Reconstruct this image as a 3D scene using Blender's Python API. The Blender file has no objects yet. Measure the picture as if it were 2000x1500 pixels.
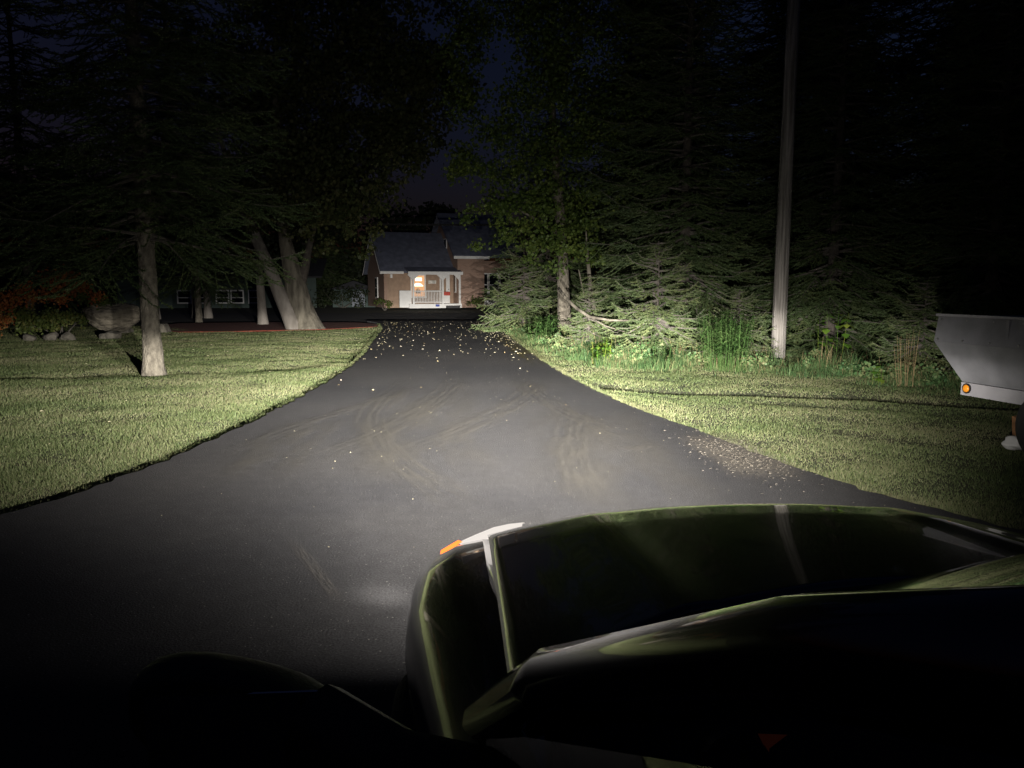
import bpy, math, random
import numpy as np
from mathutils import Vector, Matrix

# ------------------------------------------------------------------ camera, sky, exposure
scene = bpy.context.scene
C = scene.collection
R = math.radians
cam_d = bpy.data.cameras.new('camera')
cam = bpy.data.objects.new('camera', cam_d); C.objects.link(cam)
cam.location = (0, 0, 1.45); cam.rotation_euler = (R(90 - 7.2), 0, 0)
cam_d.sensor_width = 36; cam_d.lens = 27.04; cam_d.clip_start = 0.02; cam_d.clip_end = 2000
scene.camera = cam

world = bpy.data.worlds.new('World'); scene.world = world; world.use_nodes = True
wn = world.node_tree.nodes; wl = world.node_tree.links
bg = wn['Background']
sky = wn.new('ShaderNodeTexSky'); sky.sky_type = 'NISHITA'; sky.sun_disc = False
sky.sun_elevation = R(-2.0); sky.sun_rotation = R(85); sky.altitude = 200
sky.air_density = 1.0; sky.dust_density = 0.2; sky.ozone_density = 3.0
wl.new(sky.outputs[0], bg.inputs[0]); bg.inputs[1].default_value = 0.085
scene.view_settings.view_transform = 'Standard'; scene.view_settings.look = 'None'
scene.view_settings.exposure = 0.0; scene.view_settings.gamma = 1.0
scene.view_settings.use_curve_mapping = False
scene.cycles.max_bounces = 5; scene.cycles.diffuse_bounces = 2; scene.cycles.glossy_bounces = 3
scene.cycles.transmission_bounces = 3; scene.cycles.transparent_max_bounces = 6
scene.cycles.use_denoising = True; scene.cycles.use_adaptive_sampling = False
scene.cycles.sample_clamp_indirect = 2.0

HEAD_W = 11400.0          # one headlamp, watts of the spot before its beam pattern

# ------------------------------------------------------------------ helpers
def link(o, parent=None):
    C.objects.link(o)
    if parent is not None: o.parent = parent
    return o
def tag(o, label=None, cat=None, group=None, kind=None):
    if label: o['label'] = label
    if cat: o['category'] = cat
    if group: o['group'] = group
    if kind: o['kind'] = kind
    return o
def empty(name, loc=(0, 0, 0), rz=0.0, parent=None):
    o = bpy.data.objects.new(name, None); link(o, parent)
    o.location = loc; o.rotation_euler = (0, 0, rz); o.empty_display_size = .2
    return o
class MB:
    """collects vertices and faces, then builds ONE mesh object"""
    def __init__(s): s.v = []; s.f = []; s.n = 0
    def add(s, v, f):
        s.v += [tuple(p) for p in v]; s.f += [tuple(i + s.n for i in q) for q in f]; s.n += len(v); return s
    def box(s, c, d, rz=0.0, rx=0.0, ry=0.0):
        m = Matrix.Rotation(rz, 3, 'Z') @ Matrix.Rotation(ry, 3, 'Y') @ Matrix.Rotation(rx, 3, 'X')
        v = [Vector(c) + m @ Vector((sx * d[0] / 2, sy * d[1] / 2, sz * d[2] / 2)) for sz in (-1, 1) for sy in (-1, 1) for sx in (-1, 1)]
        return s.add(v, [(0, 2, 3, 1), (4, 5, 7, 6), (0, 1, 5, 4), (2, 6, 7, 3), (0, 4, 6, 2), (1, 3, 7, 5)])
    def span(s, a, b):
        return s.box([(a[i] + b[i]) / 2 for i in range(3)], [abs(b[i] - a[i]) for i in range(3)])
    def tube(s, pts, rad, n=8, cap=True):
        pts = [Vector(p) for p in pts]
        if not hasattr(rad, '__len__'): rad = [rad] * len(pts)
        v = []; f = []; ref = Vector((0, 0, 1))
        for i, p in enumerate(pts):
            t = (pts[min(i + 1, len(pts) - 1)] - pts[max(i - 1, 0)]).normalized()
            a = t.cross(Vector((.31, .95, .02)) if abs(t.z) > .8 else ref).normalized(); b = t.cross(a)
            for k in range(n):
                q = 2 * math.pi * k / n
                v.append(p + (a * math.cos(q) + b * math.sin(q)) * rad[i])
        for i in range(len(pts) - 1):
            for k in range(n):
                k2 = (k + 1) % n
                f.append((i * n + k, i * n + k2, (i + 1) * n + k2, (i + 1) * n + k))
        if cap:
            f.append(tuple(range(n))[::-1]); f.append(tuple(range((len(pts) - 1) * n, len(pts) * n)))
        return s.add(v, f)
    def bark(s, pts, rad, n=30, step=.09, amp=.05, seed=1, ridges=9):
        """a trunk: resampled, with vertical bark ridges and uneven swellings"""
        P = np.array(pts, float); r = np.array(rad, float); L = np.r_[0, np.cumsum(np.linalg.norm(np.diff(P, axis=0), axis=1))]
        m = max(4, int(L[-1] / step)); u = np.linspace(0, 1, m) ** 1.5 * L[-1]
        Q = np.stack([np.interp(u, L, P[:, j]) for j in range(3)], -1); R_ = np.interp(u, L, r)
        for _ in range(3): Q[1:-1] = (Q[:-2] + 2 * Q[1:-1] + Q[2:]) / 4; R_[1:-1] = (R_[:-2] + 2 * R_[1:-1] + R_[2:]) / 4
        n0 = len(s.v); s.tube([tuple(q) for q in Q], [float(x) for x in R_], n)
        g = np.random.default_rng(seed); ph = g.uniform(0, 6.28, 8)
        for i in range(m):
            z = u[i]
            for k in range(n):
                a = 2 * math.pi * k / n
                d = amp * (.55 * math.sin(ridges * a + 1.3 * math.sin(z * 3.1 + ph[0]) + ph[1]) * math.sin(z * 5.3 + 2 * math.sin(3 * a + ph[2]) + ph[3]) + .6 * math.sin(3 * a + z * .9 + ph[4]) * .6 + .35 * math.sin(17 * a + z * 11 + ph[5])) + amp * .25 * float(g.standard_normal())
                q = Vector(s.v[n0 + i * n + k]) - Vector(Q[i]); s.v[n0 + i * n + k] = tuple(Vector(Q[i]) + q * (1 + d))
        return s
    def prism(s, poly, axis, a, b):
        """poly of 2-D points extruded between a and b on the axis"""
        def P(p, h):
            return {'x': (h, p[0], p[1]), 'y': (p[0], h, p[1]), 'z': (p[0], p[1], h)}[axis]
        n = len(poly); v = [P(p, a) for p in poly] + [P(p, b) for p in poly]
        f = [tuple(range(n))[::-1], tuple(range(n, 2 * n))] + [(i, (i + 1) % n, n + (i + 1) % n, n + i) for i in range(n)]
        return s.add(v, f)
    def grid(s, fn, nu, nv):
        v = [fn(i / nu, j / nv) for j in range(nv + 1) for i in range(nu + 1)]
        f = [(j * (nu + 1) + i, j * (nu + 1) + i + 1, (j + 1) * (nu + 1) + i + 1, (j + 1) * (nu + 1) + i) for j in range(nv) for i in range(nu)]
        return s.add(v, f)
    def build(s, name, m, parent=None, smooth=False, bevel=0.0, seg=2, solid=0.0, recalc=False):
        me = bpy.data.meshes.new(name); me.from_pydata([tuple(p) for p in s.v], [], s.f)
        if m: me.materials.append(m)
        if recalc:
            import bmesh
            bm = bmesh.new(); bm.from_mesh(me); bmesh.ops.recalc_face_normals(bm, faces=bm.faces); bm.to_mesh(me); bm.free()
        if smooth: me.polygons.foreach_set('use_smooth', [True] * len(me.polygons))
        me.update()
        o = bpy.data.objects.new(name, me); link(o, parent)
        if solid:
            q = o.modifiers.new('solid', 'SOLIDIFY'); q.thickness = solid; q.offset = -1
        if bevel:
            q = o.modifiers.new('bevel', 'BEVEL'); q.width = bevel; q.segments = seg; q.limit_method = 'ANGLE'; q.angle_limit = R(35)
        return o
def np_mesh(name, v, f, m, parent=None, smooth=False):
    """v (N,3), f (M,k) arrays with one k"""
    me = bpy.data.meshes.new(name); k = f.shape[1]
    me.vertices.add(len(v)); me.vertices.foreach_set('co', np.ascontiguousarray(v, dtype=np.float32).ravel())
    me.loops.add(f.size); me.loops.foreach_set('vertex_index', np.ascontiguousarray(f, dtype=np.int32).ravel())
    me.polygons.add(len(f)); me.polygons.foreach_set('loop_start', np.arange(0, f.size, k, dtype=np.int32))
    try: me.polygons.foreach_set('loop_total', np.full(len(f), k, dtype=np.int32))
    except Exception: pass
    if smooth: me.polygons.foreach_set('use_smooth', np.ones(len(f), dtype=bool))
    me.update(calc_edges=True)
    if m: me.materials.append(m)
    o = bpy.data.objects.new(name, me); link(o, parent)
    return o

# ------------------------------------------------------------------ materials
def mat(name, col, rough=.8, var=.0, scale=6.0, bump=0.0, bscale=40.0, metal=0.0, coat=0.0, spec=.5, col2=None, emit=None, estr=0.0, stretch=None, detail=4.0, bdist=.02):
    m = bpy.data.materials.new(name); m.use_nodes = True
    n = m.node_tree.nodes; l = m.node_tree.links; b = n['Principled BSDF']
    b.inputs['Base Color'].default_value = (*col, 1); b.inputs['Roughness'].default_value = rough
    b.inputs['Metallic'].default_value = metal; b.inputs['Specular IOR Level'].default_value = spec
    b.inputs['Coat Weight'].default_value = coat; b.inputs['Coat Roughness'].default_value = .03
    if emit: b.inputs['Emission Color'].default_value = (*emit, 1); b.inputs['Emission Strength'].default_value = estr
    vec = None
    if var or bump or col2:
        tc = n.new('ShaderNodeTexCoord'); mp = n.new('ShaderNodeMapping'); l.new(tc.outputs['Object'], mp.inputs[0]); vec = mp.outputs[0]
        if stretch: mp.inputs['Scale'].default_value = stretch
    if var or col2:
        t = n.new('ShaderNodeTexNoise'); t.inputs['Scale'].default_value = scale; t.inputs['Detail'].default_value = detail; l.new(vec, t.inputs[0])
        r = n.new('ShaderNodeValToRGB'); l.new(t.outputs[0], r.inputs[0])
        c2 = col2 if col2 else tuple(min(1, c * (1 + var)) for c in col)
        c1 = col if col2 else tuple(c * max(0, 1 - var) for c in col)
        r.color_ramp.elements[0].position = .32; r.color_ramp.elements[1].position = .68
        r.color_ramp.elements[0].color = (*c1, 1); r.color_ramp.elements[1].color = (*c2, 1)
        l.new(r.outputs[0], b.inputs['Base Color'])
    if bump:
        t2 = n.new('ShaderNodeTexNoise'); t2.inputs['Scale'].default_value = bscale; t2.inputs['Detail'].default_value = 5; l.new(vec, t2.inputs[0])
        bp = n.new('ShaderNodeBump'); bp.inputs['Strength'].default_value = bump; bp.inputs['Distance'].default_value = bdist
        l.new(t2.outputs[0], bp.inputs['Height']); l.new(bp.outputs[0], b.inputs['Normal'])
    return m
def leaf_mat(name, cols, scale=.8, trans=.25, rough=.55, per=.45):
    """foliage: colour varies in clumps and leaf by leaf (random per island), some light passes through"""
    m = bpy.data.materials.new(name); m.use_nodes = True
    n = m.node_tree.nodes; l = m.node_tree.links; b = n['Principled BSDF']; out = n['Material Output']
    geo = n.new('ShaderNodeNewGeometry'); tc = n.new('ShaderNodeTexCoord')
    t = n.new('ShaderNodeTexNoise'); t.inputs['Scale'].default_value = scale; t.inputs['Detail'].default_value = 3; l.new(tc.outputs['Object'], t.inputs[0])
    mx = n.new('ShaderNodeMath'); mx.operation = 'MULTIPLY_ADD'; mx.inputs[1].default_value = per
    l.new(geo.outputs['Random Per Island'], mx.inputs[0])
    sb = n.new('ShaderNodeMath'); sb.operation = 'SUBTRACT'; sb.inputs[1].default_value = per / 2; l.new(t.outputs[0], sb.inputs[0]); l.new(sb.outputs[0], mx.inputs[2])
    r = n.new('ShaderNodeValToRGB'); l.new(mx.outputs[0], r.inputs[0])
    e = r.color_ramp.elements
    e[0].position = .25; e[0].color = (*cols[0], 1); e[1].position = .75; e[1].color = (*cols[-1], 1)
    for i, c in enumerate(cols[1:-1]):
        q = e.new(.25 + .5 * (i + 1) / (len(cols) - 1)); q.color = (*c, 1)
    l.new(r.outputs[0], b.inputs['Base Color']); b.inputs['Roughness'].default_value = rough; b.inputs['Specular IOR Level'].default_value = .25
    tr = n.new('ShaderNodeBsdfTranslucent'); l.new(r.outputs[0], tr.inputs[0])
    ms = n.new('ShaderNodeMixShader'); ms.inputs[0].default_value = trans
    l.new(b.outputs[0], ms.inputs[1]); l.new(tr.outputs[0], ms.inputs[2]); l.new(ms.outputs[0], out.inputs[0])
    return m
def glass_mat(name, tint=(.02, .02, .02), rough=.02, clear=.75):
    m = bpy.data.materials.new(name); m.use_nodes = True
    n = m.node_tree.nodes; l = m.node_tree.links; out = n['Material Output']; n.remove(n['Principled BSDF'])
    t = n.new('ShaderNodeBsdfTransparent'); t.inputs[0].default_value = (clear, clear, clear, 1)
    g = n.new('ShaderNodeBsdfGlossy'); g.inputs['Roughness'].default_value = rough
    fr = n.new('ShaderNodeFresnel'); fr.inputs[0].default_value = 1.45
    ms = n.new('ShaderNodeMixShader'); l.new(fr.outputs[0], ms.inputs[0]); l.new(t.outputs[0], ms.inputs[1]); l.new(g.outputs[0], ms.inputs[2]); l.new(ms.outputs[0], out.inputs[0])
    return m
def emit_mat(name, col, s):
    m = bpy.data.materials.new(name); m.use_nodes = True
    n = m.node_tree.nodes; l = m.node_tree.links; n.remove(n['Principled BSDF'])
    e = n.new('ShaderNodeEmission'); e.inputs[0].default_value = (*col, 1); e.inputs[1].default_value = s
    l.new(e.outputs[0], n['Material Output'].inputs[0]); return m
def asphalt_mat():
    m = bpy.data.materials.new('asphalt'); m.use_nodes = True
    n = m.node_tree.nodes; l = m.node_tree.links; b = n['Principled BSDF']
    tc = n.new('ShaderNodeTexCoord')
    def noise(s, d=4):
        t = n.new('ShaderNodeTexNoise'); t.inputs['Scale'].default_value = s; t.inputs['Detail'].default_value = d; l.new(tc.outputs['Object'], t.inputs[0]); return t
    big = noise(.42, 7); fine = noise(95, 3); sp = noise(75, 1); mid = noise(9, 5)
    r = n.new('ShaderNodeValToRGB'); l.new(big.outputs[0], r.inputs[0])
    r.color_ramp.elements[0].position = .3; r.color_ramp.elements[1].position = .72
    r.color_ramp.elements[0].color = (.031, .031, .035, 1); r.color_ramp.elements[1].color = (.060, .057, .056, 1)
    m1 = n.new('ShaderNodeMixRGB'); m1.blend_type = 'MULTIPLY'; m1.inputs[0].default_value = .75
    r2 = n.new('ShaderNodeValToRGB'); l.new(fine.outputs[0], r2.inputs[0]); r2.color_ramp.elements[0].position = .3; r2.color_ramp.elements[1].position = .7
    r2.color_ramp.elements[0].color = (.35, .35, .35, 1); r2.color_ramp.elements[1].color = (1.5, 1.5, 1.5, 1)
    l.new(r.outputs[0], m1.inputs[1]); l.new(r2.outputs[0], m1.inputs[2])
    m2 = n.new('ShaderNodeMixRGB'); m2.blend_type = 'MULTIPLY'; m2.inputs[0].default_value = .5
    r4 = n.new('ShaderNodeValToRGB'); l.new(mid.outputs[0], r4.inputs[0]); r4.color_ramp.elements[0].position = .3; r4.color_ramp.elements[1].position = .7
    r4.color_ramp.elements[0].color = (.75, .75, .75, 1); r4.color_ramp.elements[1].color = (1.2, 1.2, 1.2, 1)
    l.new(m1.outputs[0], m2.inputs[1]); l.new(r4.outputs[0], m2.inputs[2])
    m3 = n.new('ShaderNodeMixRGB'); m3.inputs[2].default_value = (.2, .19, .175, 1)
    r3 = n.new('ShaderNodeValToRGB'); l.new(sp.outputs[0], r3.inputs[0]); r3.color_ramp.elements[0].position = .715; r3.color_ramp.elements[1].position = .755
    l.new(r3.outputs[0], m3.inputs[0]); l.new(m2.outputs[0], m3.inputs[1]); l.new(m3.outputs[0], b.inputs['Base Color'])
    b.inputs['Roughness'].default_value = .85; b.inputs['Specular IOR Level'].default_value = .25
    bp = n.new('ShaderNodeBump'); bp.inputs['Strength'].default_value = .6; bp.inputs['Distance'].default_value = .012
    l.new(fine.outputs[0], bp.inputs['Height']); l.new(bp.outputs[0], b.inputs['Normal'])
    return m
def dust_mat(name, col, cover, scale, stretch, tread=0):
    """a thin film of dust or straw that covers the asphalt in patches"""
    m = bpy.data.materials.new(name); m.use_nodes = True
    n = m.node_tree.nodes; l = m.node_tree.links; b = n['Principled BSDF']; out = n['Material Output']
    b.inputs['Base Color'].default_value = (*col, 1); b.inputs['Roughness'].default_value = .95; b.inputs['Specular IOR Level'].default_value = .1
    tc = n.new('ShaderNodeTexCoord'); mp = n.new('ShaderNodeMapping'); mp.inputs['Scale'].default_value = stretch; l.new(tc.outputs['UV'], mp.inputs[0])
    t = n.new('ShaderNodeTexNoise'); t.inputs['Scale'].default_value = scale; t.inputs['Detail'].default_value = 5; l.new(mp.outputs[0], t.inputs[0])
    r = n.new('ShaderNodeMapRange'); r.inputs[1].default_value = .35; r.inputs[2].default_value = .7; r.inputs[4].default_value = cover; l.new(t.outputs[0], r.inputs[0])
    sx = n.new('ShaderNodeSeparateXYZ'); l.new(tc.outputs['UV'], sx.inputs[0])
    def hump(o):
        a = n.new('ShaderNodeMath'); a.operation = 'PINGPONG'; a.inputs[1].default_value = .5; l.new(o, a.inputs[0])
        c = n.new('ShaderNodeMapRange'); c.interpolation_type = 'SMOOTHSTEP'; c.inputs[2].default_value = .3; l.new(a.outputs[0], c.inputs[0]); return c.outputs[0]
    p = n.new('ShaderNodeMath'); p.operation = 'MULTIPLY'; l.new(hump(sx.outputs[0]), p.inputs[0]); l.new(hump(sx.outputs[1]), p.inputs[1])
    q = n.new('ShaderNodeMath'); q.operation = 'MULTIPLY'; l.new(p.outputs[0], q.inputs[0]); l.new(r.outputs[0], q.inputs[1])
    if tread:
        k = n.new('ShaderNodeMath'); k.operation = 'MULTIPLY'; k.inputs[1].default_value = 6.283 * tread; l.new(sx.outputs[0], k.inputs[0])
        c = n.new('ShaderNodeMath'); c.operation = 'SINE'; l.new(k.outputs[0], c.inputs[0])
        d = n.new('ShaderNodeMapRange'); d.inputs[1].default_value = -1; d.inputs[2].default_value = 1; d.inputs[3].default_value = .78; l.new(c.outputs[0], d.inputs[0])
        q2 = n.new('ShaderNodeMath'); q2.operation = 'MULTIPLY'; l.new(q.outputs[0], q2.inputs[0]); l.new(d.outputs[0], q2.inputs[1]); q = q2
    tr = n.new('ShaderNodeBsdfTransparent'); ms = n.new('ShaderNodeMixShader')
    l.new(q.outputs[0], ms.inputs[0]); l.new(tr.outputs[0], ms.inputs[1]); l.new(b.outputs[0], ms.inputs[2]); l.new(ms.outputs[0], out.inputs[0])
    return m
def brick_mat():
    m = bpy.data.materials.new('brick'); m.use_nodes = True
    n = m.node_tree.nodes; l = m.node_tree.links; b = n['Principled BSDF']
    tc = n.new('ShaderNodeTexCoord'); sx = n.new('ShaderNodeSeparateXYZ'); l.new(tc.outputs['Object'], sx.inputs[0])
    ad = n.new('ShaderNodeMath'); l.new(sx.outputs[0], ad.inputs[0]); l.new(sx.outputs[1], ad.inputs[1])
    cb = n.new('ShaderNodeCombineXYZ'); l.new(ad.outputs[0], cb.inputs[0]); l.new(sx.outputs[2], cb.inputs[1])
    t = n.new('ShaderNodeTexBrick'); l.new(cb.outputs[0], t.inputs[0])
    t.inputs['Color1'].default_value = (.36, .215, .155, 1); t.inputs['Color2'].default_value = (.29, .17, .12, 1); t.inputs['Mortar'].default_value = (.34, .27, .22, 1)
    t.inputs['Scale'].default_value = 1; t.inputs['Mortar Size'].default_value = .012; t.inputs['Brick Width'].default_value = .22; t.inputs['Row Height'].default_value = .075
    l.new(t.outputs[0], b.inputs['Base Color']); b.inputs['Roughness'].default_value = .9
    return m

M = {}
M['asphalt'] = asphalt_mat()
M['road'] = mat('road_asphalt', (.032, .032, .034), .9, .25, 2.0, .4, 90)
M['soil'] = mat('lawn_soil', (.035, .045, .018), .95, .4, 3.0, .6, 30, col2=(.065, .06, .03))
M['grass'] = leaf_mat('lawn_blades', [(.070, .100, .035), (.120, .155, .060), (.170, .185, .085), (.22, .21, .12)], .6, .2)
M['verge'] = leaf_mat('verge_blades', [(.045, .10, .035), (.075, .14, .05), (.115, .17, .065), (.19, .19, .09)], .9, .25)
M['weed'] = leaf_mat('goldenrod_leaves', [(.045, .10, .025), (.07, .14, .038), (.11, .17, .055)], 3, .3)
M['dry'] = leaf_mat('dry_stalks', [(.20, .15, .08), (.30, .23, .12)], 3, .15)
M['palestraw'] = leaf_mat('pale_straw', [(.12, .108, .09), (.19, .17, .14)], 3, .1)
M['broad'] = leaf_mat('broad_leaves', [(.06, .15, .02), (.12, .24, .03), (.26, .30, .05)], 2, .35)
M['spruce'] = leaf_mat('spruce_needles', [(.036, .058, .024), (.062, .092, .036), (.10, .118, .046)], 1.6, .1, per=.2)
M['spruce_pale'] = leaf_mat('pale_spruce_needles', [(.055, .084, .036), (.095, .128, .052), (.138, .150, .062)], 1.6, .1, per=.2)
M['maple'] = leaf_mat('maple_leaves', [(.045, .060, .020), (.070, .085, .030), (.11, .11, .045)], .7, .3)
M['lime'] = leaf_mat('overhanging_leaves', [(.05, .085, .018), (.085, .13, .028), (.14, .18, .04)], 1.2, .35)
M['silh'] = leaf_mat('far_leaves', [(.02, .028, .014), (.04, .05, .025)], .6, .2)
M['redleaf'] = leaf_mat('reddish_leaves', [(.28, .08, .025), (.38, .13, .04), (.22, .15, .045)], 1.5, .25)
M['shrub'] = leaf_mat('shrub_leaves', [(.05, .075, .02), (.09, .12, .03), (.14, .14, .04)], 1.5, .25)
M['bark'] = mat('maple_bark', (.055, .048, .036), .95, bump=1.0, bscale=9, col2=(.17, .152, .118), scale=7, stretch=(1, 1, .2), detail=8, bdist=.06)
M['palebark'] = mat('pale_smooth_bark', (.13, .115, .098), .9, bump=.8, bscale=9, col2=(.25, .225, .20), scale=4, stretch=(1, 1, .3))
M['sprucebark'] = mat('spruce_bark', (.075, .065, .050), .95, bump=1.0, bscale=18, col2=(.18, .16, .125), scale=13, stretch=(1, 1, .6), detail=8, bdist=.05)
M['darkbark'] = mat('dark_spruce_bark', (.055, .046, .038), .95, .4, 9, .8, 18)
M['twig'] = mat('grey_twig', (.10, .088, .075), .9, .3, 8)
M['stone'] = mat('boulder_stone', (.14, .12, .09), .95, bump=1.0, bscale=7, col2=(.32, .28, .215), scale=4.5, stretch=(1, 1, 2.2), detail=8, bdist=.10)
M['stone2'] = mat('pale_stone', (.10, .09, .072), .95, .45, 6, 1.0, 12, bdist=.05)
M['red_glow'] = mat('red_glow_ground', (.15, .030, .016), .95, .5, 25, .9, 60)  # red lamp glow on the ground, put into the base colour
M['pole'] = mat('weathered_pole_wood', (.10, .09, .078), .95, bump=1.0, bscale=26, col2=(.33, .305, .28), scale=22, stretch=(1, 1, .035), detail=10, bdist=.05)
M['brick'] = brick_mat()
M['roof'] = mat('blue_grey_shingles', (.115, .125, .17), .85, .25, 3, .3, 30)
M['darkroof'] = mat('dark_shingles', (.03, .03, .035), .9, .25, 3)
M['white'] = mat('white_paint', (.78, .77, .75), .6, .06, 3)
M['teal'] = mat('dark_teal_siding', (.055, .080, .072), .8, .15, 2)
M['darkpane'] = mat('dark_window_glass', (.012, .014, .018), .08, spec=.6)
M['warmroom'] = emit_mat('lit_room', (1.0, .52, .25), .85)
M['lampshade'] = emit_mat('lit_lampshade', (1.0, .80, .55), 2.6)
M['tan'] = mat('tan_wood_wall', (.34, .235, .165), .8, .15, 4)
M['red'] = mat('red_sign', (.5, .06, .04), .6, .25, 14)
M['blue'] = mat('blue_box', (.05, .08, .35), .6)
M['dark'] = mat('dark_trim', (.02, .02, .022), .6)
M['plaque'] = mat('name_plaque', (.62, .60, .55), .6, .35, 9)
M['shed'] = mat('blue_grey_metal_door', (.18, .20, .24), .6, .1, 4)
M['wire'] = mat('cable', (.01, .01, .01), .8)
M['paint'] = mat('black_car_paint', (.006, .007, .007), .22, coat=1.0, spec=.5)
M['plastic'] = mat('black_plastic', (.010, .010, .011), .55, bump=.2, bscale=300)
M['rubber'] = mat('tyre_rubber', (.018, .018, .018), .85)
M['alloy'] = mat('alloy', (.35, .35, .36), .3, metal=1.0)
M['chrome'] = mat('mirror_glass', (.6, .6, .62), .04, metal=1.0)
M['glass'] = glass_mat('windscreen_glass', clear=.8)
M['lens'] = emit_mat('lit_headlamp_lens', (1.0, .92, .85), .9)
M['lensdim'] = mat('headlamp_lens', (.55, .56, .60), .12, coat=.6)
M['amber'] = emit_mat('lit_amber_marker', (1.0, .17, .03), 3.0)
M['amberdim'] = mat('amber_lens', (.75, .28, .02), .3)
M['cabin'] = mat('cabin_trim', (.012, .012, .012), .8)
M['gauge'] = emit_mat('gauge_light', (1.0, .22, .12), .006)
M['trailer'] = mat('galvanised_sheet', (.20, .20, .215), .6, .20, 3.5, .12, 60, metal=.1)
M['trailer2'] = mat('pale_trailer_frame', (.34, .33, .35), .5, .08, 6)
M['orange'] = mat('orange_reflector', (.85, .30, .02), .25, coat=.8)
M['wood'] = mat('wood_block', (.35, .17, .08), .8, .3, 12)
M['yleaf'] = [mat('fallen_leaf_%d' % i, c, .7, .25, 20) for i, c in enumerate([(.42, .38, .25), (.38, .32, .17), (.46, .42, .33), (.24, .18, .09)])]

for k in ('warmroom', 'lampshade', 'gauge', 'lens', 'amber'): M[k].cycles.emission_sampling = 'NONE'      # too weak to light anything else

# ------------------------------------------------------------------ terrain
rng = np.random.default_rng(7); random.seed(7)
LEFT = [(-3.6, -6), (-3.6, 2), (-3.45, 4.2), (-3.29, 4.79), (-3.07, 5.28), (-2.93, 6.14), (-2.86, 7.32), (-2.80, 8.4), (-2.80, 9.45), (-2.84, 11.8), (-2.95, 14.1), (-3.22, 16.9), (-3.88, 22.0), (-4.5, 27.0), (-5.3, 31.0), (-6.2, 33.2)]
RIGHT = [(6.0, -6), (5.2, 0), (3.9, 3.2), (3.05, 4.43), (2.83, 4.85), (2.56, 5.35), (2.3, 6.14), (1.97, 7.45), (1.52, 9.05), (1.17, 10.9), (.92, 12.5), (.61, 15.1), (.0, 22.0), (-.5, 27.5), (-.75, 31.0), (.3, 33.2)]
LX = np.array(LEFT); RX = np.array(RIGHT)
def left_x(y): return np.interp(y, LX[:, 1], LX[:, 0])
def right_x(y): return np.interp(y, RX[:, 1], RX[:, 0])
def wob(x, y, s=1.0):
    return (np.sin(x * 1.31 * s + 1.7 * np.sin(y * .71 * s)) + np.sin(y * 1.73 * s + 1.3 * np.sin(x * .93 * s) + 2.1) + .5 * np.sin((x + y) * 3.1 * s)) / 2.5
def seg_dist(x, y, pts):
    """signed distance to a polyline (positive on its left when walking along it)"""
    best = np.full(np.shape(x), 1e9); sign = np.ones(np.shape(x))
    for (ax, ay), (bx, by) in zip(pts[:-1], pts[1:]):
        dx, dy = bx - ax, by - ay; L2 = dx * dx + dy * dy
        t = np.clip(((x - ax) * dx + (y - ay) * dy) / L2, 0, 1)
        qx, qy = x - ax - t * dx, y - ay - t * dy; d = np.hypot(qx, qy)
        s = np.where(dx * qy - dy * qx > 0, 1.0, -1.0)
        sign = np.where(d < best, s, sign); best = np.minimum(d, best)
    return best, sign
RUT_R = [(1.15, 11.9), (1.55, 11.35), (2.5, 10.85), (3.5, 10.65), (4.8, 10.3), (6.2, 9.6), (7.5, 8.6)]
RUT_R2 = [(3.0, 9.95), (4.2, 9.55), (5.6, 8.9)]
RUT_L = [(-12, 13.0), (-8.0, 12.9), (-6.2, 13.3), (-5.0, 13.6), (-4.1, 14.4), (-3.75, 16.2), (-4.4, 21.0), (-5.2, 26.5)]
def terrain(x, y):
    x = np.asarray(x, float); y = np.asarray(y, float)
    z = -.055 + .022 * wob(x, y, .55) + .008 * wob(x, y, 2.3)
    for pts, dep, w in ((RUT_R, .10, .20), (RUT_R2, .022, .22), (RUT_L, .04, .55)):
        d, s = seg_dist(x, y, pts); z = z - dep * np.exp(-(d / w) ** 2)
    z = z - .045 * np.exp(-((x - left_x(y)) / .16) ** 2) * (y < 32)
    inside = (x > left_x(y) - .02) & (x < right_x(y) + .02) & (y < 34)
    z = np.where(inside, -.10, z)
    far = np.clip((y - 27) / 6, 0, 1)
    z = z * (1 - far) + far * (-.09)
    edge = np.clip((np.hypot(x, y - 15) - 60) / 200, 0, 1)
    return z - edge * .5
xs = np.concatenate([np.array([-900, -400, -200, -100, -60, -40, -28, -22]), np.arange(-18, 13.01, .2), np.array([15, 18, 24, 34, 50, 90, 200, 400, 900.])])
ys = np.concatenate([np.array([-400, -150, -60, -25, -12]), np.arange(-6, 36.01, .2), np.array([38, 42, 48, 56, 66, 80, 110, 180, 400, 1200.])])
GX, GY = np.meshgrid(xs, ys); GZ = terrain(GX, GY)
nx, ny = len(xs), len(ys)
idx = np.arange(nx * ny).reshape(ny, nx)
gf = np.stack([idx[:-1, :-1], idx[:-1, 1:], idx[1:, 1:], idx[1:, :-1]], -1).reshape(-1, 4)
ground = np_mesh('ground', np.stack([GX.ravel(), GY.ravel(), GZ.ravel()], -1), gf, M['soil'], smooth=True)
tag(ground, 'lawn soil under the grass on both sides of the driveway', kind='structure')

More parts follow.
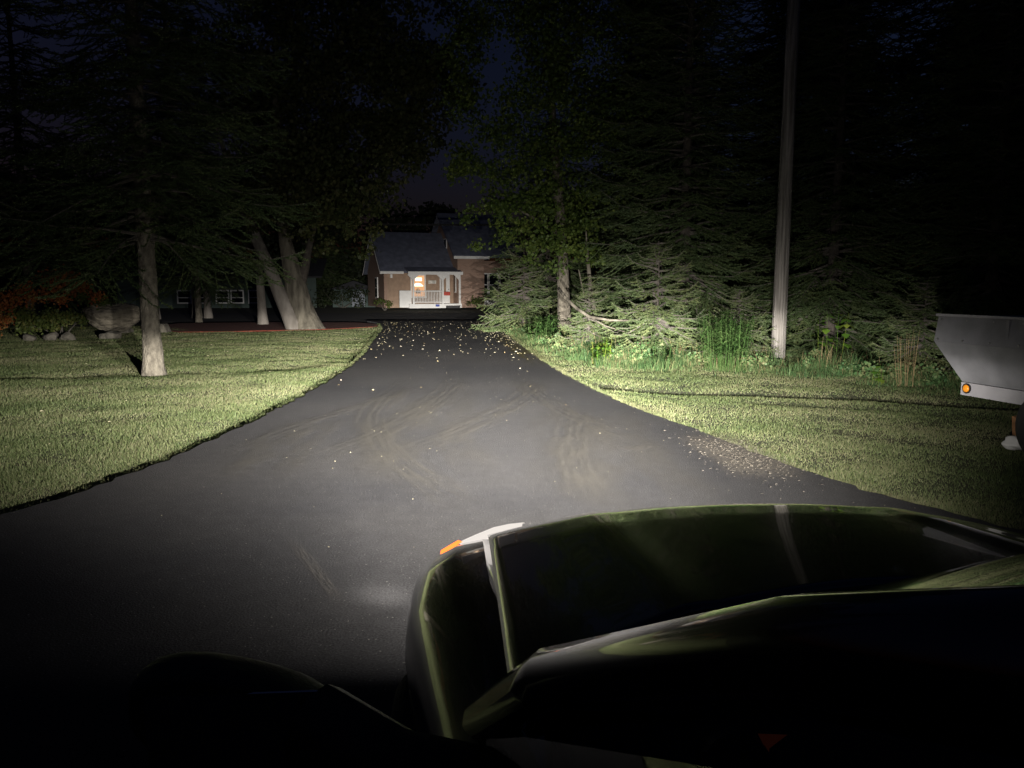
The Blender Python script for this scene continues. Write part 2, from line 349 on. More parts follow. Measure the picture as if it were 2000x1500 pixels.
def strip(name, left, right, z, depth, m, parent=None, n=None, jitter=0.0):
    mb = MB(); v = []; f = []
    for (a, b) in zip(left, right):
        v += [(a[0], a[1], z), (b[0], b[1], z), (a[0] - .02, a[1], z - depth), (b[0] + .02, b[1], z - depth)]
    for i in range(len(left) - 1):
        p, q = i * 4, i * 4 + 4
        f += [(p, p + 1, q + 1, q), (p + 2, p, q, q + 2), (p + 1, p + 3, q + 3, q + 1)]
    return mb.add(v, f).build(name, m, parent)
yy = np.concatenate([np.arange(-6, 33.3, .12), [33.4]])
jl = .025 * wob(yy * 2.2, yy * 3.7, 1.6) + .02 * rng.standard_normal(len(yy)); jr = .03 * wob(yy * 2.7 + 9, yy * 3.1, 1.6) + .02 * rng.standard_normal(len(yy))
driveway = strip('driveway', [(left_x(y) + j, y) for y, j in zip(yy, jl)], [(right_x(y) + j, y) for y, j in zip(yy, jr)], 0.0, .12, M['asphalt'])
tag(driveway, 'dark grey asphalt driveway running from the car towards the road', kind='structure')
road = strip('road', [(x, 33.38 - .03 * x) for x in (-300, -60, -20, 0, 20, 60, 300)][::-1], [(x, 45.0 - .03 * x) for x in (-300, -60, -20, 0, 20, 60, 300)][::-1], -.080, .05, M['road'])
tag(road, 'dark asphalt road crossing behind the end of the driveway', kind='structure')

def ribbon(name, pts, w, z, m, parent):
    """a flat band along a smoothed polyline, with UVs across (u) and along (v)"""
    P = np.array(pts, float); s = np.linspace(0, len(P) - 1, 40)
    k = np.arange(len(P))
    x = np.interp(s, k, P[:, 0]); y = np.interp(s, k, P[:, 1])
    for _ in range(6):
        x[1:-1] = (x[:-2] + 2 * x[1:-1] + x[2:]) / 4; y[1:-1] = (y[:-2] + 2 * y[1:-1] + y[2:]) / 4
    tx = np.gradient(x); ty = np.gradient(y); L = np.hypot(tx, ty); nxv, nyv = -ty / L, tx / L
    v = []; f = []; uv = []
    for i in range(len(x)):
        for e in (-1, 1):
            v.append((x[i] + e * w / 2 * nxv[i], y[i] + e * w / 2 * nyv[i], z)); uv.append(((e + 1) / 2, i / (len(x) - 1)))
    for i in range(len(x) - 1): f.append((2 * i, 2 * i + 1, 2 * i + 3, 2 * i + 2))
    o = MB().add(v, f).build(name, m, parent)
    lay = o.data.uv_layers.new(name='UVMap')
    for lp in o.data.loops: lay.data[lp.index].uv = uv[lp.vertex_index]
    return o
M['dust'] = dust_mat('tyre_dust', (.11, .103, .090), .5, 4, (2, 2.5, 1), tread=7)
M['film'] = dust_mat('dust_film', (.105, .098, .086), .5, 3.5, (1.2, 1.2, 1))
M['dust2'] = dust_mat('pale_scuff', (.13, .12, .11), .5, 5, (2, 2, 1))
M['straw'] = dust_mat('straw_dust', (.25, .22, .18), .8, 26, (1, 2.2, 1))
M['yellow'] = dust_mat('yellow_pollen', (.20, .17, .05), .6, 5, (1, 3, 1))
for q, (pts, w) in enumerate([
    ([(-1.55, 13.2), (-1.65, 10.5), (-1.6, 8.4), (-1.05, 6.5), (-.55, 5.4), (-.1, 4.6)], .24),
    ([(-.95, 13.4), (-.85, 11.0), (-1.05, 8.8), (-1.35, 7.2), (-1.9, 5.6)], .26),
    ([(.45, 12.5), (.30, 10.8), (-.05, 9.0), (-.6, 7.4), (-1.2, 6.0)], .26),
    ([(.0, 13.0), (.25, 10.8), (.55, 9.0), (1.0, 7.4), (1.45, 6.0)], .22),
    ([(-1.2, 11.6), (-1.75, 9.6), (-2.3, 7.6), (-2.6, 6.0)], .13),
    ([(.9, 9.6), (.6, 7.6), (.5, 6.0), (.55, 4.8)], .24)]):
    ribbon('tyre_mark', pts, w * 2.2, .0155 + .0006 * q, M['dust'], driveway)
for q, (pts, w) in enumerate([([(.32, 7.2), (.50, 7.25), (.65, 7.3)], .22), ([(.95, 6.75), (1.15, 6.8), (1.3, 6.95)], .2), ([(-1.32, 4.35), (-.98, 3.75), (-.75, 3.3)], .09)]):
    ribbon('scuff', pts, w, .010 + .0008 * q, M['dust2'], driveway)
for q, (pts, w) in enumerate([([(-1.0, 11.5), (-1.1, 9.0), (-.9, 6.8), (-.6, 5.2)], 1.7), ([(.9, 9.6), (.8, 7.6), (.8, 6.0), (.9, 4.4)], 1.6), ([(-2.1, 8.6), (-2.1, 7.0), (-2.0, 5.4)], .9)]):
    ribbon('dust_film', pts, w, .0125 + .0005 * q, M['film'], driveway)
ribbon('straw_patch', [(1.95, 7.6), (1.9, 6.9), (2.0, 6.2), (1.95, 5.5)], .75, .0142, M['straw'], driveway)
ribbon('leaf_stain', [(.62, 13.6), (.30, 17.0), (-.12, 21.0), (-.5, 25)], .85, .0150, M['yellow'], driveway)

red_glow_pts = [(-13.6, 28.2), (-12.6, 27.2), (-11.0, 25.4), (-9.6, 25.6), (-8.6, 26.2), (-7.4, 26.5), (-6.3, 27.3), (-5.2, 28.7), (-5.1, 30.4), (-6.5, 32.2), (-10, 32.4), (-13.6, 31.6)]
red_glow = MB().prism(red_glow_pts, 'z', -.2, -.022).build('red_glow_strip', M['red_glow'])  # flat ground strip that carries the red glow as its colour
tag(red_glow, 'ground strip round the trees beyond the left lawn, coloured for a red glow', kind='structure')

# ------------------------------------------------------------------ grass
def blades(px, py, pz, h, w, lean, rng):
    """one-triangle blades, thin, leaning at random"""
    n = len(px); a = rng.uniform(0, 2 * np.pi, n); b = rng.uniform(0, 2 * np.pi, n)
    ca, sa = np.cos(a) * w / 2, np.sin(a) * w / 2
    v = np.empty((n, 3, 3))
    v[:, 0] = np.stack([px - ca, py - sa, pz], -1); v[:, 1] = np.stack([px + ca, py + sa, pz], -1)
    v[:, 2] = np.stack([px + np.cos(b) * lean * h, py + np.sin(b) * lean * h, pz + h], -1)
    return v.reshape(-1, 3), np.arange(3 * n).reshape(-1, 3)
def lawn(name, n, sample, label, hmin=.014, hmax=.036):
    x, y = sample(n)
    keep = ((x < left_x(y) - .10 + .06 * wob(y * 4, y * 2.7, 1.7)) | (x > right_x(y) + .03)) & (np.abs(x / np.maximum(y, .1)) < .95)
    x, y = x[keep], y[keep]
    for pts, w in ((RUT_R, .22),):
        d, _ = seg_dist(x, y, pts); k = (d > w * rng.uniform(.2, 1.2, len(x))); x, y = x[k], y[k]
    pat = wob(x * 2.1, y * 2.1, 1.7)
    k = rng.uniform(-1.5, 1, len(x)) < pat * .6 + .35; x, y, pat = x[k], y[k], pat[k]
    d = np.hypot(x, y); sc = np.clip(d / 9, .8, 2.2)
    h = rng.uniform(hmin, hmax, len(x)) * (1 + .35 * pat) * (1 + .12 * (sc - 1)); w = .0065 * sc * rng.uniform(.7, 1.4, len(x))
    v, f = blades(x, y, terrain(x, y) - .004, h, w, rng.uniform(.1, .9, len(x)), rng)
    o = np_mesh(name, v, f, M['grass']); tag(o, label, kind='stuff'); return o
def s_left(n):
    u = rng.uniform(0, 1, n); y = 4.3 * (30 / 4.3) ** u        # denser close by
    x = rng.uniform(-1, 0, n) * (.72 * y + 1.2); return x, y
def s_right(n):
    u = rng.uniform(0, 1, n); y = 3.8 * (19 / 3.8) ** u
    x = rng.uniform(0.0, 1, n) * (.70 * y + 1.2); return x, y
def fringe(name, edge, sgn, label):
    y = rng.uniform(4.2, 31, 26000) if sgn < 0 else rng.uniform(4.2, 24, 22000)
    x = edge(y) + sgn * np.abs(rng.normal(0, .06, len(y))) - sgn * .035 * np.maximum(0, wob(y * 5, y * 3.3, 1.9))
    k = np.clip(np.hypot(x, y) / 9, .8, 2.2)
    v, f = blades(x, y, np.full(len(x), -.07), rng.uniform(.035, .070 if sgn < 0 else .095, len(x)), .007 * k, rng.uniform(.1, .8, len(x)), rng)
    tag(np_mesh(name, v, f, M['grass']), label, kind='stuff')
fringe('edge_grass', left_x, -1, 'ragged grass fringe along the left driveway edge')
fringe('edge_grass', right_x, 1, 'ragged grass fringe along the right driveway edge')
lawn('lawn_grass', 800000, s_left, 'short mown grass of the lawn left of the driveway')
lawn('lawn_grass', 480000, s_right, 'short mown grass between the driveway and the spruces')

# ------------------------------------------------------------------ foliage generators
def needles(base, dirs, length, width, rng):
    n = len(base)
    r = rng.standard_normal((n, 3)); side = np.cross(dirs, r); side /= np.linalg.norm(side, axis=1, keepdims=True) + 1e-9
    v = np.empty((n, 3, 3))
    v[:, 0] = base - side * width[:, None] / 2; v[:, 1] = base + side * width[:, None] / 2; v[:, 2] = base + dirs * length[:, None]
    return v
def bough(L, rng, step=.07, nl=.055, nw=.016, droop=.25, per=2.6, tipup=.12):
    """one spruce bough along +X: (needle triangles (n,3,3), axis points)"""
    t = np.linspace(0, 1, 9)
    axis = np.stack([L * t, .05 * L * np.sin(t * 3 + rng.uniform(0, 6)), -droop * L * t ** 1.6 + tipup * L * np.maximum(0, t - .65) ** 1.5 * 3], -1)
    out = []
    nt = max(5, int(L / step))
    for k in range(nt):
        tt = .12 + .88 * (k + rng.uniform(0, .8)) / nt
        if tt > 1: tt = 1.0
        p = np.array([np.interp(tt, t, axis[:, j]) for j in range(3)])
        for sgn in (-1, 1):
            tl = L * (.10 + .36 * (1 - tt) ** .8) * rng.uniform(.55, 1.2)
            if rng.uniform() < .12: continue
            an = rng.uniform(.5, 1.0); d0 = np.array([math.cos(an), sgn * math.sin(an), rng.uniform(-.45, .10)])
            m = max(4, int(tl / .022)); s = np.linspace(.05, 1, m)
            q = p + d0 * (tl * s)[:, None]; q[:, 2] += tl * (-.55 * s ** 2 + .38 * s ** 4)
            reps = int(round(per)); q = np.repeat(q, reps, 0)
            nd = d0 * 1.1 + rng.standard_normal((len(q), 3)) * np.array([.42, .42, .42]); nd /= np.linalg.norm(nd, axis=1, keepdims=True)
            out.append(needles(q, nd, nl * rng.uniform(.7, 1.3, len(q)), nw * rng.uniform(.8, 1.3, len(q)), rng))
    m = int(L / .03); s = np.linspace(.3, 1, m); q = np.stack([np.interp(s, t, axis[:, j]) for j in range(3)], -1); q = np.repeat(q, 3, 0)
    nd = np.array([.8, 0, 0]) + rng.standard_normal((len(q), 3)) * .5; nd /= np.linalg.norm(nd, axis=1, keepdims=True)
    out.append(needles(q, nd, nl * rng.uniform(.8, 1.3, len(q)), nw * np.ones(len(q)), rng))
    return np.concatenate(out), axis
def rotz(v, a):
    c, s = math.cos(a), math.sin(a); o = v.copy(); o[..., 0] = v[..., 0] * c - v[..., 1] * s; o[..., 1] = v[..., 0] * s + v[..., 1] * c; return o
def tilt(v, a):     # lifts +X towards +Z
    c, s = math.cos(a), math.sin(a); o = v.copy(); o[..., 0] = v[..., 0] * c - v[..., 2] * s; o[..., 2] = v[..., 0] * s + v[..., 2] * c; return o
def spruce_mesh(name, H, z0, r0, rtop, seed, trunk_r, fine=1.0, n_whorl=None, ground_clip=.06, nbw=9, gap=1.0, mat_key=None, shape=.8):
    """meshes of one spruce about its own base: trunk, crown (needles) and branch wood"""
    rg = np.random.default_rng(seed); tri = []; wood = MB()
    lib = [bough(1.0 * s, rg, step=.15 / fine, nl=.050 / math.sqrt(fine), nw=.016 / math.sqrt(fine), droop=rg.uniform(.12, .32), tipup=rg.uniform(.1, .35)) + (s,) for s in (1.0, 1.0, 1.5, 1.5, 2.1, 2.1, 2.6, 2.6)]
    z = z0
    while z < H:
        fr = (z - z0) / (H - z0); L = r0 * (1 - fr) ** shape + rtop * fr
        nb = max(5, int(nbw * (1 - .35 * fr)))
        a0 = rg.uniform(0, 6.28)
        for k in range(nb):
            l = L * rg.uniform(.58, 1.15)
            c = min(range(len(lib)), key=lambda i: abs(lib[i][2] - l) + rg.uniform(0, .35))
            v, ax, s = lib[c]; sc = l / s
            a = a0 + 2 * math.pi * (k + rg.uniform(-.25, .25)) / nb; up = rg.uniform(-.34, .20) + .40 * fr
            zz = z + rg.uniform(-.12, .16) + (.28 * l if up < -.1 and z < 1.2 else 0)
            w = v * np.array([sc, max(.75, sc), sc]); w = rotz(tilt(w, up), a); w[..., 2] += zz; ww = rotz(tilt(ax * sc, up), a); ww[:, 2] += zz
            w[..., 2] = np.maximum(w[..., 2], ground_clip * rg.uniform(.3, 2, w.shape[:2]))
            tri.append(w)
            ww[:, 2] = np.maximum(ww[:, 2], .05)
            wood.tube([ww[i] for i in (0, 2, 4, 6, 8)], [.022 * sc + .008, .018, .013, .008, .004], 4, False)
        z += rg.uniform(.20, .31) * gap * (1.0 + .5 * fr) * (1.15 if fine < 1 else 1)
    tri = np.concatenate(tri)
    return tri, wood, H, trunk_r
def spruce_data(*a, **k):
    tri, wood, H, tr = spruce_mesh(*a, **k)
    key = k.get('mat_key') or 'spruce'
    cr = np_mesh('crown', tri.reshape(-1, 3), np.arange(len(tri) * 3).reshape(-1, 3), M[key])
    br = wood.build('branches', M['twig'])
    t = MB(); zs = [-.2, 0, .12, .35, .8, H * .25, H * .5, H * .75, H * .98]
    rr = [tr * 1.5, tr * 1.45, tr * 1.25, tr * 1.12, tr * 1.02, tr * .9, tr * .62, tr * .35, .015]
    g = random.Random(a[5]); t.bark([(g.uniform(-.02, .02), g.uniform(-.02, .02), z) for z in zs], rr, 24, .12, .06, a[5])
    tk = t.build('trunk', M['sprucebark' if a[2] > 2 else 'darkbark'], smooth=True)
    out = [o.data for o in (tk, cr, br)]
    for o in (tk, cr, br): bpy.data.objects.remove(o)
    return out
def place_tree(name, datas, loc, rz, sc, label, cat, group=None, lean=(0, 0)):
    e = empty(name, (loc[0], loc[1], float(terrain(loc[0], loc[1])) if len(loc) < 3 else loc[2]), rz)
    e.scale = (sc, sc, sc) if not hasattr(sc, '__len__') else sc
    e.rotation_euler = (lean[0], lean[1], rz)
    for nm, d in zip(('trunk', 'crown', 'branches'), datas):
        link(bpy.data.objects.new(nm, d), e)
    tag(e, label, cat, group); return e
def leaf_cloud(clumps, rg, size=(.07, .13), dens=260, flat=.75):
    """leaf quads (folded pairs of triangles) in uneven clumps (x, y, z, r)"""
    P = []
    for (x, y, z, r) in clumps:
        n = int(dens * r * r)
        sub = max(3, int(7 * r)); cs = rg.standard_normal((sub, 3)); cs /= np.linalg.norm(cs, axis=1, keepdims=True); cs *= (r * rg.uniform(.35, 1.0, sub) ** .6)[:, None]; cs[:, 2] *= flat
        w = rg.integers(0, sub, n); q = cs[w] + rg.standard_normal((n, 3)) * (.26 * r) * np.array([1, 1, .7])
        P.append(q + np.array([x, y, z]))
    P = np.concatenate(P); n = len(P)
    d = rg.standard_normal((n, 3)); d[:, 2] -= .5; d /= np.linalg.norm(d, axis=1, keepdims=True)
    s = np.cross(d, rg.standard_normal((n, 3))); s /= np.linalg.norm(s, axis=1, keepdims=True)
    L = rg.uniform(*size, n)[:, None]
    v = np.stack([P, P + d * L * .5 + s * L * .42, P + d * L, P + d * L * .5 - s * L * .42], 1)
    return v.reshape(-1, 3), np.arange(4 * n).reshape(-1, 4)

# ------------------------------------------------------------------ spruces
near_a = spruce_data('a', 13.0, .35, 2.7, .35, 11, .13, fine=1.0, nbw=9, shape=.7)
near_b = spruce_data('b', 11.5, .25, 2.5, .3, 12, .12, fine=1.0, nbw=9, shape=.7)
low_a = spruce_data('c', 2.6, .10, 1.45, .14, 13, .035, fine=1.0, mat_key='spruce_pale', nbw=10, gap=.62, shape=.7)
tall_bare = spruce_data('d', 13.0, 2.45, 2.75, .2, 14, .145, fine=1.0)
far_a = spruce_data('e', 14.0, .3, 3.0, .5, 15, .14, fine=.6, nbw=11, shape=.65)
far_bare = spruce_data('f', 13.0, 2.1, 2.6, .3, 16, .13, fine=.6)
G = 'spruces along the right of the driveway'
for (x, y, s, rz, d, lab) in [
    (4.15, 18.7, 1.0, .3, near_a, 'spruce behind the tall goldenrod, its boughs sweeping down to the lawn'),
    (7.6, 18.4, 1.0, 1.9, near_b, 'dark spruce standing just behind the wooden utility pole'),
    (8.9, 14.4, .85, 3.3, near_a, 'dark spruce between the utility pole and the trailer'),
    (1.35, 28.6, .95, 4.0, near_b, 'spruce at the far end of the row beside the brick house'),
    (4.3, 22.6, 1.0, 5.1, near_b, 'spruce behind the two bare trunks on the right'),
    (11.5, 12.2, 1.0, .9, far_a, 'spruce in deep shade behind the trailer')]:
    place_tree('spruce_tree', d, (x, y), rz, s, lab, 'tree', G)
for (x, y, s, rz, lab) in [(3.0, 15.9, .95, .2, 'young pale spruce with an upright leader in front of the row'),
                           (1.75, 17.6, .62, 1.2, 'low bushy spruce bough clump at the grass edge below the bare trunks'),
                           (4.55, 15.5, .58, 2.2, 'low spruce between the goldenrod and the utility pole'),
                           (6.9, 12.9, .62, 3.1, 'low spreading spruce right of the utility pole'),
                           (8.2, 11.6, .66, 4.1, 'low spreading spruce beside the trailer end'),
                           (.40, 25.7, 1.15, 5.0, 'bushy pale spruce at the driveway edge in front of the brick house')]:
    place_tree('young_spruce', low_a, (x, y), rz, s, lab, 'tree', 'young spruces under the row')
for (x, y, s, rz, lab) in [(5.6, 29.0, 1.25, .4, 'tall dark spruce at the back, above the two bare trunks'), (9.2, 24.0, 1.2, 5.4, 'tall dark spruce behind the spruce of the utility pole'), (10.6, 30.5, 1.35, .8, 'very tall spruce at the back, upper middle right'),
                           (14.2, 25.5, 1.35, 1.8, 'very tall spruce at the back, right of the utility pole'), (16.5, 24.0, 1.45, 2.2, 'towering spruce behind the trailer, upper right'), (20.5, 27.0, 1.6, 1.2, 'farthest spruce at the upper right corner'), (12.6, 33.0, 1.6, 4.2, 'farthest spruce above the utility pole'), (22.0, 15.5, 1.4, 3.0, 'outermost spruce beyond the right edge'), (6.3, 33.5, 1.5, 2.5, 'farthest spruce behind the overhanging leafy tree'), (19.5, 31.0, 1.9, .7, 'most distant spruce filling the upper right'), (26.0, 33.0, 2.0, 2.7, 'most distant spruce beyond the right edge'), (13.6, 16.0, 1.1, 2.0, 'unlit spruce behind the spruce between pole and trailer'), (18.5, 19.5, 1.3, .2, 'very tall spruce at the back near the right edge'), (12.5, 19.5, 1.15, 2.4, 'tall black spruce behind the utility pole'),
                           (16.5, 14.5, 1.1, 3.4, 'tall black spruce at the right edge of the picture')]:
    place_tree('background_spruce', far_a, (x, y), rz, s, lab, 'tree', 'unlit spruces behind the row')
place_tree('spruce_tree', tall_bare, (-6.21, 13.25), .6, 1.0, 'spruce with a bare lower trunk standing on the left lawn', 'tree', lean=(0, 0))
place_tree('background_spruce', far_bare, (-16.5, 26.5), 1.1, 1.15, 'dark spruce at the left edge behind the red shrub', 'tree')
place_tree('background_spruce', far_a, (-17.5, 64.0), 1.9, 2.0, 'towering dark spruce across the road behind the maple', 'tree')
place_tree('background_spruce', far_a, (-27.5, 64.0), .9, 2.1, 'towering dark spruce behind the bungalow', 'tree')
place_tree('background_spruce', far_bare, (-22.0, 25.0), .3, 1.4, 'tall dark spruce beyond the left edge of the lawn', 'tree')
place_tree('background_spruce', far_bare, (-13.4, 33.0), 2.9, .9, 'spruce with hanging foliage in front of the low bungalow', 'tree')

# ------------------------------------------------------------------ broad-leaved trees
def tree(name, loc, stems, clumps, leafm, label, rg_seed, size=(.08, .14), dens=230, barks=None, cat='tree'):
    """stems: list of (points, radii, material); clumps in world coordinates"""
    e = empty(name, loc)
    for i, (pts, rad, bm) in enumerate(stems):
        s = MB(); s.bark([(p[0] - loc[0], p[1] - loc[1], p[2] - loc[2]) for p in pts], rad, 30 if rad[0] > .2 else 14, .09, (.04 if bm == 'bark' else .028), rg_seed + i)
        s.build('trunk' if i == 0 else 'limb', M[bm], e, smooth=True)
    v, f = leaf_cloud([(c[0] - loc[0], c[1] - loc[1], c[2] - loc[2], c[3]) for c in clumps], np.random.default_rng(rg_seed), size, dens)
    np_mesh('crown', v, f, M[leafm], e)
    tag(e, label, cat); return e
# big twin-stemmed maple at the end of the left lawn
Bx, By = -7.4, 27.4
maple_clumps = []
g = random.Random(3)
for (x, z, r) in [(-9.0, 5.2, 1.3), (-8.2, 6.4, 1.4), (-9.4, 7.4, 1.5), (-7.0, 5.6, 1.3), (-6.3, 4.6, 1.15), (-5.6, 5.4, 1.25), (-5.2, 4.2, .85), (-5.9, 3.9, .8), (-7.6, 4.3, .9), (-6.6, 7.2, 1.5), (-5.3, 6.8, 1.3),
                  (-4.9, 3.4, .55), (-5.2, 2.7, .42), (-8.1, 8.4, 1.5), (-6.3, 9.0, 1.5), (-4.8, 8.3, 1.35), (-9.8, 9.4, 1.5), (-7.6, 10.6, 1.5), (-5.4, 10.4, 1.35), (-3.6, 9.2, 1.0), (-3.9, 7.6, .95), (-9.2, 11.6, 1.4), (-5.9, 12.2, 1.5), (-3.9, 11.3, .9), (-6.9, 3.3, .5), (-6.5, 2.6, .38), (-3.1, 8.1, 1.1), (-2.4, 8.5, .9), (-3.3, 6.6, .8), (-1.7, 8.4, .6), (-3.4, 10.4, .8), (-4.2, 5.6, .8), (-4.4, 9.6, 1.2), (-4.3, 12.4, 1.2), (-2.4, 11.6, .9), (-3.0, 7.2, .95), (-2.6, 6.4, .6), (-3.7, 5.9, .95), (-2.2, 7.9, .8), (-3.9, 7.0, 1.1), (-1.9, 9.3, .5), (-3.0, 9.4, .95), (-4.6, 4.5, .7), (-6.8, 6.2, 1.3), (-8.8, 4.2, .9), (-4.0, 4.8, .5)]:
    maple_clumps.append((x, By + g.uniform(-1.6, 1.6), z, r)); 
    for _ in range(2 if r > .9 else 0): maple_clumps.append((x + g.uniform(-.8, .8), By + g.uniform(-2.5, 2.5), z + g.uniform(-.7, .7), r * .75))
for (x, z, r) in [(-8.3, 4.3, .75), (-7.6, 4.0, .7), (-7.0, 3.7, .7), (-6.5, 3.5, .6), (-9.6, 4.7, .8), (-8.9, 3.7, .5), (-7.3, 4.9, .9), (-6.2, 4.3, .9), (-7.9, 5.2, .9), (-5.7, 3.3, .45)]:
    maple_clumps.append((x, By - 1.3 + g.uniform(-.4, .4), z, r))
tree('maple_tree', (Bx, By, -.06),
     [([(-7.30, By, -.15), (-7.32, By, .0), (-7.36, By, .25), (-7.46, By, .6), (-7.56, By, 1.1), (-7.72, By, 1.9), (-7.95, By, 3.0), (-8.1, By + .1, 4.4), (-8.1, By + .3, 6.5), (-8.3, By, 9.5)], [.70, .62, .49, .43, .40, .33, .22, .19, .15, .06], 'bark'),
      ([(-7.60, By - .35, -.12), (-7.68, By - .34, .1), (-7.85, By - .30, .5), (-8.12, By - .2, 1.1), (-8.5, By, 2.0), (-8.95, By + .1, 3.0), (-9.35, By + .2, 3.9), (-9.8, By + .3, 5.2), (-10.2, By, 7)], [.30, .29, .255, .24, .22, .195, .165, .12, .05], 'palebark'),
      ([(-7.55, By - .05, 1.3), (-7.34, By + .1, 2.1), (-7.16, By + .3, 3.0), (-6.85, By + .6, 4.3), (-6.4, By + .7, 6.5), (-5.8, By, 9)], [.22, .17, .10, .08, .06, .03], 'darkbark'),
      ([(-6.75, By + .6, 4.5), (-6.0, By + .5, 5.2), (-5.2, By + .3, 5.8)], [.06, .04, .015], 'darkbark')],
     maple_clumps, 'maple', 'large maple forking into a pale leaning stem at the end of the left lawn', 31, (.11, .19), 430)
# small trees beyond the lawn on the left
for (x, y, r, h, lab, cl, sd) in [
    (-9.88, 30.6, .17, 3.6, 'slim pale trunk between the maple and the bungalow', [(-9.9, 30.6, 2.9, 1.2), (-11.0, 30.3, 2.4, 1.0), (-11.9, 30.4, 2.5, .9), (-8.9, 30.8, 2.2, .75)], 41),
    (-15.5, 38.0, .20, 4.5, 'left stem of the close pair of trunks before the bungalow', [(-15.6, 38, 4.2, 1.6)], 42),
    (-14.95, 38.0, .17, 4.5, 'right stem of the close pair of trunks before the bungalow', [(-14.6, 38.2, 4.4, 1.6)], 43),
    (-16.9, 36.8, .12, 4.2, 'thin trunk just right of the spruce on the left lawn', [(-17.4, 36.8, 3.9, 1.5)], 44)]:
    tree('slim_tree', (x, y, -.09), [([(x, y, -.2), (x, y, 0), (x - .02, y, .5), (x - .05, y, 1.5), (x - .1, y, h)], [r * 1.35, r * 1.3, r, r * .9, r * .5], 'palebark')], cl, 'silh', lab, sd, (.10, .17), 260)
# right-hand broad-leaved tree whose branches overhang the drive
rc = []
g = random.Random(5)
for (x, z, r) in [(1.5, 2.7, .6), (.9, 2.5, .55), (1.9, 2.9, .55), (1.3, 3.6, .8), (.5, 2.9, .6), (1.2, 3.3, .75), (.2, 3.4, .75), (-.4, 3.9, .8), (2.0, 3.6, .8), (.8, 4.6, 1.2), (2.4, 5.0, 1.3), (-.7, 5.0, .95), (1.4, 6.2, 1.4), (-.4, 6.4, 1.1), (-1.3, 5.6, .7), (2.9, 6.9, 1.4), (.9, 7.8, 1.4), (-1.0, 7.6, 1.0), (2.3, 8.9, 1.4), (.3, 9.3, 1.3), (-1.0, 9.2, .9), (1.6, 10.6, 1.4), (-.2, 10.8, 1.1), (3.4, 10, 1.3), (.4, 5.6, 1.2), (1.8, 7.4, 1.3), (3.4, 5.8, 1.2), (3.6, 8.2, 1.3), (.2, 8.4, 1.2), (2.6, 4.2, 1.0), (1.2, 9.9, 1.3), (2.8, 11.6, 1.4), (.4, 12, 1.3), (-1.5, 8.4, .8), (-.9, 10.4, .6), (-1.0, 3.5, .55), (-1.2, 4.3, .6), (-.5, 3.0, .55), (-.7, 2.7, .4), (.1, 4.4, .9), (-1.5, 7.0, .6), (.6, 6.9, 1.2), (2.2, 6.0, 1.2), (1.9, 9.4, 1.2)]:
    rc.append((x, 22.1 + g.uniform(-1.4, 1.2), z, r))
for z in np.arange(2.3, 10, .75): rc.append((1.3 + g.uniform(-.3, .3), 21.3 + g.uniform(-.3, .3), float(z), .6))
tree('broadleaf_tree', (1.55, 22.4, -.06), [([(1.52, 22.4, -.2), (1.55, 22.4, 0), (1.5, 22.4, 1.0), (1.46, 22.4, 2.0), (1.4, 22.5, 3.2), (1.2, 22.6, 5.5), (1.0, 22.6, 9)], [.26, .23, .18, .165, .15, .11, .04], 'sprucebark'),
     ([(1.4, 22.4, 2.9), (.6, 22.2, 3.4), (-.4, 22.2, 3.9)], [.05, .03, .01], 'sprucebark')],
     rc, 'lime', 'leafy tree with a mottled trunk whose branches overhang the right of the driveway', 51, (.075, .13), 700)
tree('leaning_sapling', (2.35, 20.5, -.06), [([(2.45, 20.5, -.15), (2.4, 20.5, .1), (2.2, 20.5, .7), (2.08, 20.5, 1.4), (2.0, 20.6, 2.2), (1.95, 20.6, 2.9)], [.10, .09, .07, .06, .045, .015], 'bark'),
     ([(2.3, 20.5, .45), (1.9, 20.4, 1.2), (1.75, 20.4, 1.9)], [.04, .03, .012], 'bark')],
     [(1.9, 20.5, 2.9, .7), (2.3, 20.5, 2.7, .6), (1.7, 20.3, 2.4, .45), (2.2, 20.3, 2.2, .35)], 'lime', 'thin leaning trunk right of the mottled tree trunk', 52, (.08, .13), 300)
fb = MB(); fb.tube([(1.06, 17.6, 1.42), (1.20, 17.3, 1.20), (1.42, 17.0, .98), (1.68, 16.7, .80), (2.1, 16.5, .74), (2.75, 16.3, .74)], [.03, .036, .036, .034, .024, .010], 8)
fb.tube([(1.68, 16.7, .80), (2.0, 16.5, .62), (2.4, 16.3, .50)], [.022, .014, .007], 6)
tag(fb.build('fallen_branch', M['bark'], smooth=True), 'bare curved branch caught in the boughs below the mottled trunk', 'branch')
